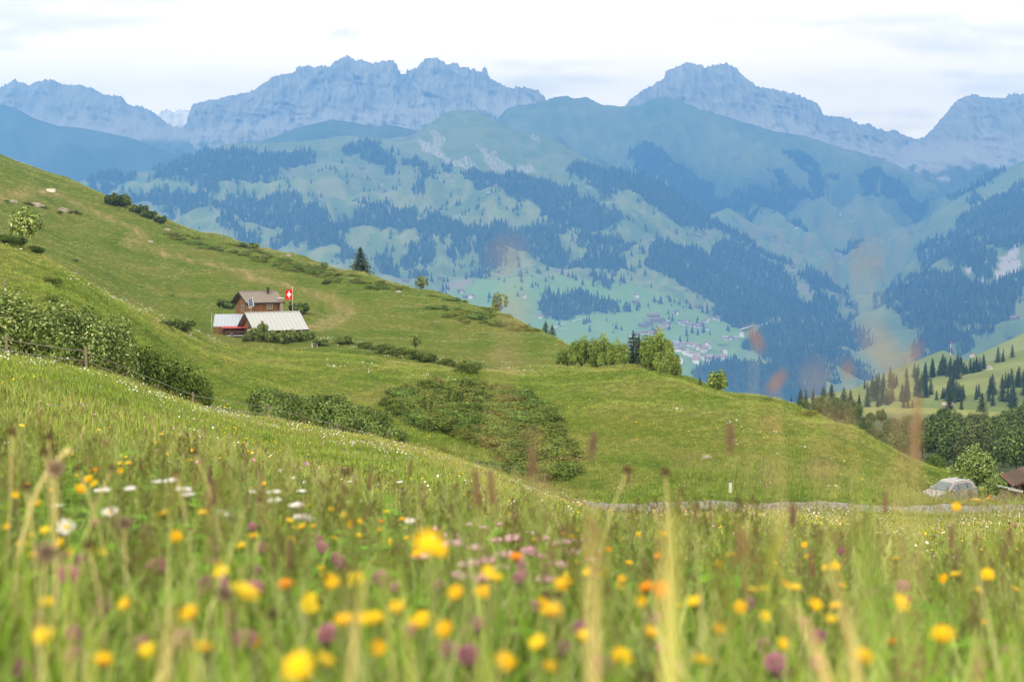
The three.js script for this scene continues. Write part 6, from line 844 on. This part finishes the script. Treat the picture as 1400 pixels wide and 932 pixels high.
const makeYellow = (mat, s) => (o, t, b) => { curveStem(new THREE.Vector3(0, -0.02, 0), t, 0.0016, 0.0012, b, stemMat, o); const h = headAt(headGeo[Math.floor(rnd() * 3)], mat, o, t, 'petals', s * R(0.85, 1.15), 0.95); part('calyx', calyxGeo, calyxMat, h); part('disc', discGeo, mat, h).position.y = 0.005; };
const makeClover = (mat, s) => (o, t, b) => { curveStem(new THREE.Vector3(0, -0.02, 0), t, 0.0014, 0.0012, b, stemMat, o); headAt(cloverGeo, mat, o, t, 'flower_head', s); part('calyx', calyxGeo, calyxMat, o).position.set(t.x, t.y - 0.006, t.z); };
const makeUmbel = (mat, s) => (o, t, b) => { curveStem(new THREE.Vector3(0, -0.02, 0), t.clone().add(new THREE.Vector3(0, -0.034 * s, 0)), 0.0022, 0.0014, b, stemMat, o); const h = headAt(umbels[rnd() < 0.5 ? 0 : 1], mat, o, t, 'umbel', s, 0.15); part('rays', umbelRays, stemMat, h); };
const makeDaisy = (s) => (o, t, b) => { curveStem(new THREE.Vector3(0, -0.02, 0), t, 0.0013, 0.001, b, stemMat, o); const h = headAt(daisyHead, whitePetal, o, t, 'petals', s, 0.7); part('disc', discGeo, yellowPetal[0], h); };
const makePlantain = (s) => (o, t, b) => { curveStem(new THREE.Vector3(0, -0.02, 0), t, 0.0014, 0.001, b, stemMat, o); const h = part('seed_head', plantainGeo, brownMat, o); h.position.copy(t); h.scale.setScalar(s); h.rotation.z = R(-0.1, 0.1); };
const makeSpent = (s, mat = brownMat) => (o, t, b) => { curveStem(new THREE.Vector3(0, -0.02, 0), t, 0.0017, 0.0012, b, paleStraw, o); headAt(cloverGeo, mat, o, t, 'dead_head', s * 0.8); };
const makeFluff = (s) => (o, t, b) => { curveStem(new THREE.Vector3(0, -0.02, 0), t, 0.0018, 0.0013, b, paleStraw, o); headAt(fluffGeo, fluffMat, o, t, 'seed_ball', s); part('receptacle', discGeo, brownMat, o).position.copy(t); };
const makeSorrel = (len) => (o, t, b) => { const c = curveStem(new THREE.Vector3(0, -0.02, 0), t, 0.0011, 0.0006, b, stemMat, o); const r = rnd, P = []; const L = t.length(); for (let k = 0; k < 70; k++) { const q = 1 - len / L * rnd(), p = c.getPoint(q), a = rnd() * 6.283, w = 0.001 + 0.0045 * rnd() * (1.1 - Math.abs(q - (1 - len / L * 0.6)) * L / len), x = p.x + Math.cos(a) * w, z = p.z + Math.sin(a) * w, s = 0.0022; P.push(x - s, p.y, z, x + s, p.y, z + s * 0.4, x, p.y + s * 2.2, z, x, p.y, z - s, x + s * 0.3, p.y, z + s, x, p.y + s * 2, z); } part('flower_spike', triGeo(P), rustMat, o); };
const makeOat = (n, size) => (o, t, b) => { const c = curveStem(new THREE.Vector3(0, -0.02, 0), t, 0.00035, 0.0002, b, strawMat, o); const sp = new THREE.SphereGeometry(1, 7, 6).scale(n > 1 ? 0.0011 : 0.0022, n > 1 ? 0.005 : 0.0085, n > 1 ? 0.0011 : 0.0022); for (let k = 0; k < n; k++) { const q = 1 - 0.07 * k / n, p = c.getPoint(q), a = rnd() * 6.283, w = n > 1 ? size * (0.2 + rnd()) : 0, m = part('spikelet', sp, k % 3 ? rustyStraw : rustMat, o); m.position.set(p.x + Math.cos(a) * w, p.y - w * 0.5, p.z + Math.sin(a) * w * 0.6); m.rotation.set(R(-0.4, 0.4), 0, R(-0.7, 0.7)); m.scale.setScalar(R(0.8, 1.25)); } };
const rustyStraw = std(0.16, 0.115, 0.09, 0.9);
// yellow hawkbits: pixel of each head; the distance follows from a stem of meadow height
const yellowBig = [[260, 840, 1.25], [278, 888, 1.1], [408, 912, 1.0], [443, 906, 1.05], [585, 745, 0.95], [600, 752, 1.5]];
for (const [px, py, d] of yellowBig) flower(px, py, d, makeYellow(yellowPetal[Math.floor(rnd() * 3)], 0.62), 'yellow_hawkbit', 'large out-of-focus yellow flower head close by in the front grass', 'flower', 'close yellow flowers in the front grass');
const yellows = [[110, 670], [625, 813], [660, 810], [580, 846], [572, 852], [545, 836], [493, 849], [512, 846], [609, 862], [515, 885], [743, 825], [738, 883], [751, 915], [983, 771], [983, 862], [906, 806], [890, 866], [1028, 808], [1044, 806], [1045, 843], [1085, 804], [1137, 851], [1143, 830], [1347, 851], [1273, 736], [1321, 744], [1313, 758], [1390, 757], [1350, 786], [1364, 765], [963, 683], [958, 691], [970, 692], [967, 706], [1019, 693], [1040, 703], [948, 705], [983, 715], [978, 744], [835, 698], [874, 697], [842, 712], [829, 717], [870, 713], [855, 722], [874, 731], [908, 731], [818, 732], [831, 734], [851, 735],
  [400, 722], [413, 722], [428, 722], [453, 697], [470, 705], [480, 716], [489, 715], [506, 717], [519, 727], [522, 714], [398, 740], [440, 777], [456, 738], [489, 733], [534, 741], [555, 738], [543, 686], [505, 592], [490, 596], [129, 755], [138, 757], [213, 605], [230, 605], [257, 605], [229, 620], [254, 619], [301, 627], [317, 609], [164, 635], [175, 634], [165, 644], [131, 643], [120, 644], [104, 650], [100, 623], [19, 678], [36, 663], [70, 673], [121, 655], [128, 661], [367, 625], [388, 629], [396, 633], [343, 668], [350, 665], [360, 662], [303, 774], [303, 783], [294, 774], [173, 827], [62, 825], [10, 722], [276, 702], [286, 701], [1100, 745], [1117, 754], [1107, 761], [1058, 748], [1071, 712], [1085, 726], [1152, 803], [1225, 765], [1241, 763], [1302, 788], [1309, 787], [1318, 785], [1338, 808], [1388, 806], [1261, 757], [1180, 752], [1205, 748], [1160, 738], [1330, 770], [770, 730], [790, 724], [805, 718], [730, 740], [760, 745], [700, 735], [455, 800], [470, 850], [345, 735], [330, 748], [240, 735], [80, 745], [30, 745], [690, 905], [850, 900], [800, 870], [1220, 880], [1290, 870], [1180, 900], [930, 830], [960, 905], [1070, 880], [350, 880], [200, 890], [140, 905], [60, 870], [1000, 760], [1060, 770], [1130, 780], [900, 760], [860, 770], [820, 790], [770, 800]];
for (let k = 0; k < 56; k++) { const py = 690 + 150 * rnd(); yellows.push([R(5, 1395), py]); }
for (const [px, py] of yellows) { const h = py > 780 ? R(0.3, 0.42) : R(0.25, 0.36), d = clamp(above(px, py, h), 1.4, 14), near = d < 4; flower(px, py, d, makeYellow(rnd() < 0.1 ? orangePetal : yellowPetal[Math.floor(rnd() * 3)], R(0.52, 0.78)), 'yellow_hawkbit', near ? 'yellow hawkbit flower on a thin stem in the front grass' : 'small yellow hawkbit flower farther down the meadow', 'flower', near ? 'yellow flowers in the front grass' : 'yellow flowers farther down the meadow'); }
for (const [px, py] of [[615, 730], [630, 735], [640, 716], [618, 742], [660, 720], [683, 716], [680, 738], [690, 757], [700, 735], [725, 728], [742, 735], [755, 742], [770, 740], [705, 760], [665, 765], [640, 770], [630, 785], [740, 760], [725, 752], [685, 775], [765, 770], [720, 715], [650, 748], [600, 722], [590, 735], [780, 752], [790, 738], [575, 760], [810, 765], [655, 790], [745, 790]]) flower(px, py, clamp(above(px, py, R(0.28, 0.34)), 2.2, 8), makeUmbel(rnd() < 0.7 ? paleePink : pinkPetal, R(0.45, 0.75)), 'pink_umbel', 'flat pale pink flower cluster in the pink patch mid-meadow', 'flower', 'pink flower clusters');
for (const [px, py] of [...[...Array(34)].map(() => [R(0, 1400), R(715, 910)]), [88, 762], [110, 765], [93, 784], [205, 775], [215, 773], [273, 805], [283, 797], [318, 848], [415, 745], [435, 737], [440, 748], [460, 762], [465, 770], [480, 823], [560, 860], [710, 790], [715, 785], [1013, 742], [1192, 810], [1150, 753], [1235, 802], [1240, 820], [895, 845], [905, 885], [30, 915], [1065, 918], [1060, 905], [770, 885], [1280, 915], [640, 895], [795, 860], [345, 720], [300, 800], [520, 790], [600, 800], [420, 850], [1120, 870], [1380, 890]]) flower(px, py, clamp(above(px, py, R(0.24, 0.34)), 1.6, 8), makeClover(rnd() < 0.7 ? pinkPetal : purplePetal, R(0.7, 1.0)), 'pink_clover', 'round pink clover head in the meadow grass', 'flower', 'clover heads');
for (const [px, py, s] of [[218, 658, 1.2], [232, 656, 1], [135, 670, 0.8], [142, 669, 0.8], [177, 667, 0.7], [250, 668, 1], [255, 675, 1], [78, 691, 0.8], [545, 659, 0.8], [548, 658, 0.7], [374, 672, 1], [375, 683, 0.8], [478, 658, 0.8], [412, 671, 1], [405, 690, 1.1], [412, 705, 1], [420, 708, 0.9], [345, 672, 0.9]]) flower(px, py, clamp(above(px, py, R(0.3, 0.42)), 3.4, 9), makeUmbel(whitePetal, s * 0.55), 'white_umbel', 'flat white flower umbel standing above the grass', 'flower', 'white umbels');
for (const [px, py] of [[660, 682], [303, 702], [492, 686], [67, 647], [478, 686], [466, 655], [8, 605], [20, 612], [150, 700], [560, 712], [1200, 728], [1240, 735], [1290, 728], [1350, 720], [1130, 722], [1370, 735], [1075, 738], [90, 720]]) flower(px, py, clamp(above(px, py, R(0.22, 0.34)), 2.6, 10), makeDaisy(R(0.7, 0.95)), 'white_daisy', 'single white daisy with yellow eye in the meadow', 'flower', 'white daisies in the front meadow');
for (const [px, py, d, s] of [[652, 688, 1.9, 1], [673, 688, 1.9, 1], [292, 690, 2.2, 0.9], [300, 680, 2.6, 0.9], [337, 705, 2.4, 0.8], [285, 660, 3, 0.8], [560, 650, 3, 0.7], [950, 715, 2.4, 0.8], [395, 775, 1.8, 0.8], [1300, 750, 2, 0.8], [1110, 790, 1.7, 0.8], [60, 780, 2, 0.8], [505, 670, 3, 0.8], [860, 660, 3, 0.7], [1210, 700, 2.5, 0.8]]) flower(px, py, d, makePlantain(s), 'plantain', 'brown plantain seed spike on a bare stem', 'plant', 'plantain spikes');
const spentMore = [...Array(26)].map(() => { const px = R(0, 1400), py = R(680, 880); return [px, py, clamp(above(px, py, R(0.26, 0.36)), 1.3, 7), R(-0.05, 0.05), R(0.6, 0.9)]; });
for (const [px, py, d, bx, s] of [...spentMore, [15, 590, 2.3, 0.02, 0.9], [66, 597, 2.4, 0.0, 0.8], [60, 618, 2.2, 0.03, 0.9], [152, 640, 2.0, -0.1, 0.7], [266, 618, 2.4, 0.1, 0.8], [240, 645, 2.2, 0.05, 0.7], [858, 642, 2.2, -0.12, 0.9], [910, 645, 2.0, 0, 0.9], [35, 665, 1.8, 0.03, 0.9], [105, 640, 2.2, 0.08, 0.8], [120, 745, 1.6, 0.05, 0.9], [475, 645, 2.2, -0.02, 0.9]]) flower(px, py, d, makeSpent(s * 0.75), 'spent_flower', 'dead brown flower head on a pale bent stalk', 'plant', 'dead flower heads on pale stalks', [bx, 0]);
for (const [px, py, d, s] of [[63, 755, 1.5, 0.55], [75, 640, 1.6, 0.5], [170, 715, 1.9, 0.5], [305, 810, 1.6, 0.5]]) flower(px, py, d, makeFluff(s), 'seed_ball', 'fuzzy brownish seed ball blurred in the front grass', 'plant', 'fuzzy seed balls');
for (const [px, py, d, len, lab] of [[812, 592, 2.0, 0.045, 'rust-red sorrel spike blurred before the green slope'], [728, 615, 1.8, 0.04, 'rust-red sorrel spike left of the tall one'], [1000, 580, 1.8, 0.04, 'faint rust-red sorrel spike before the grassy slope'], [1256, 545, 1.5, 0.07, 'tall rust-red sorrel spike rising before the terrace wood'], [1085, 690, 2.2, 0.04, 'short rust-red sorrel spike in the seed grass']]) flower(px, py, d, makeSorrel(len), 'sorrel', lab, 'plant');
for (const [px, py, d, n, size, lab] of [[705, 338, 0.42, 3, 0.005, 'very close blurred grass panicle hanging before the far mountain'], [1112, 500, 0.46, 3, 0.006, 'very close blurred grass panicle before the gorge'], [1232, 484, 0.5, 4, 0.006, 'blurred grass panicle before the wooded hill'], [1182, 352, 0.42, 2, 0.005, 'faint blurred grass tip before the side valley'], [1034, 463, 1.1, 1, 0, 'single hanging brown spikelet before the gorge, sharpest one'], [1062, 522, 1.0, 1, 0, 'single hanging brown spikelet lower left before the gorge'], [1160, 505, 0.95, 1, 0, 'single hanging brown spikelet before the dark forest'], [1250, 482, 0.9, 1, 0, 'single hanging spikelet beside the blurred panicle'], [735, 592, 0.6, 2, 0.006, 'pale blurred grass panicle before the heath mound'], [1050, 572, 0.6, 2, 0.006, 'pale blurred grass panicle before the crest']]) flower(px, py, d, makeOat(n, size), 'oat_grass', lab, 'grass', null, [R(-0.05, 0.05), R(-0.02, 0.02)]);
// broad blurred leaf blades and arched pale stalks right before the lens
function blade(pxB, pxT, pyT, d, w, mat, name, label, arch = [0, 0, 0]) { const t = pt(pxT, pyT, d), b = pt(pxB, 932, d), by = G.at(b.x, -d), o = new THREE.Group(); o.position.set(b.x, by, -d); const T = t.clone().sub(o.position), c = new THREE.QuadraticBezierCurve3(new THREE.Vector3(0, -0.02, 0), new THREE.Vector3(T.x * 0.35 + arch[0], T.y * 0.75 + arch[1], T.z * 0.5), T), P = [], K = [], n = 16; for (let i = 0; i < n; i++) { const q0 = i / n, q1 = (i + 1) / n, a = c.getPoint(q0), e = c.getPoint(q1), w0 = w * (1 - q0 ** 3) / 2 + 0.0004, w1 = w * (1 - q1 ** 3) / 2 + 0.0004, f = w * 0.22; for (const s of [-1, 1]) { tri(P, K, [a.x, a.y, a.z - f], [a.x + s * w0, a.y, a.z], [e.x + s * w1, e.y, e.z], [1, 1, 1]); tri(P, K, [a.x, a.y, a.z - f], [e.x + s * w1, e.y, e.z], [e.x, e.y, e.z - f], [1, 1, 1]); } } part('leaf_blade', triGeo(P), mat, o); part('sheath', new THREE.CylinderGeometry(w * 0.2, w * 0.28, 0.08, 7).translate(0, 0.02, 0), mat, o); return top(o, name, label, 'grass'); }
const bladeLime = new THREE.MeshPhysicalMaterial({ color: C(0.36, 0.4, 0.11), roughness: 0.7, transmission: 0.4, thickness: 0 }), bladeStraw = new THREE.MeshPhysicalMaterial({ color: C(0.5, 0.43, 0.2), roughness: 0.8, transmission: 0.3, thickness: 0 }), bladeGreen = new THREE.MeshPhysicalMaterial({ color: C(0.16, 0.28, 0.04), roughness: 0.7, transmission: 0.4, thickness: 0 });
blade(915, 922, 665, 0.62, 0.012, bladeLime, 'grass_blade', 'wide pale lime grass blade, strongly blurred, upright in the front'); blade(935, 905, 700, 0.66, 0.006, bladeStraw, 'grass_blade', 'thin straw blade touching the wide lime blade');
blade(1120, 1068, 815, 0.85, 0.009, bladeStraw, 'grass_blade', 'arched straw-coloured blade bending over at the front', [0.055, 0.09, 0]); blade(1200, 1130, 760, 0.9, 0.006, bladeStraw, 'grass_blade', 'straw blade leaning behind the arched one', [0.03, 0.02, 0]);
blade(820, 808, 690, 0.7, 0.006, bladeStraw, 'grass_blade', 'straw blade rising under the rust-red sorrel spike'); blade(150, 240, 800, 0.8, 0.006, bladeStraw, 'grass_blade', 'straw blade leaning right at the lower left'); blade(70, 100, 770, 0.9, 0.005, bladeLime, 'grass_blade', 'lime blade at the lower left beside the seed ball'); blade(85, 130, 830, 0.8, 0.006, bladeLime, 'grass_blade', 'lime blade crossing the straw blades at the lower left'); blade(620, 540, 760, 0.85, 0.005, bladeLime, 'grass_blade', 'lime blade leaning left below the orange flowers'); blade(430, 500, 770, 1.0, 0.005, bladeStraw, 'grass_blade', 'straw blade between the two close yellow flowers'); blade(560, 520, 730, 1.1, 0.004, bladeLime, 'grass_blade', 'thin lime stalk before the pink patch'); blade(1290, 1160, 700, 0.9, 0.006, bladeGreen, 'grass_blade', 'dark green blade leaning left over the road edge'); blade(1270, 1180, 620, 0.7, 0.005, bladeGreen, 'grass_blade', 'long blurred green blade crossing the grassy slope'); blade(1010, 1000, 800, 0.8, 0.006, bladeGreen, 'grass_blade', 'green blade right of the wide lime blade'); blade(700, 660, 880, 0.7, 0.007, bladeLime, 'grass_blade', 'short lime blade at the bottom of the view'); blade(1370, 1335, 860, 0.8, 0.006, bladeStraw, 'grass_blade', 'short straw blade at the lower right'); blade(330, 250, 850, 0.75, 0.006, bladeLime, 'grass_blade', 'lime blade leaning left in the lower left grass');
{ const o = new THREE.Group(), d = 1.9, t = pt(92, 617, d), b = pt(8, 700, d); o.position.set(b.x, G.at(b.x, -d), -d); const T = t.clone().sub(o.position); curveStem(new THREE.Vector3(0, -0.02, 0), T, 0.004, 0.0028, [-0.06, 0, 0.16], paleStraw, o, 'stalk', 14); part('stalk_end', new THREE.SphereGeometry(0.005, 8, 6), paleStraw, o).position.copy(T); top(o, 'arched_stalk', 'thick pale hollow stalk arching to the right over the left meadow', 'plant'); }
renderer.render(scene, camera);
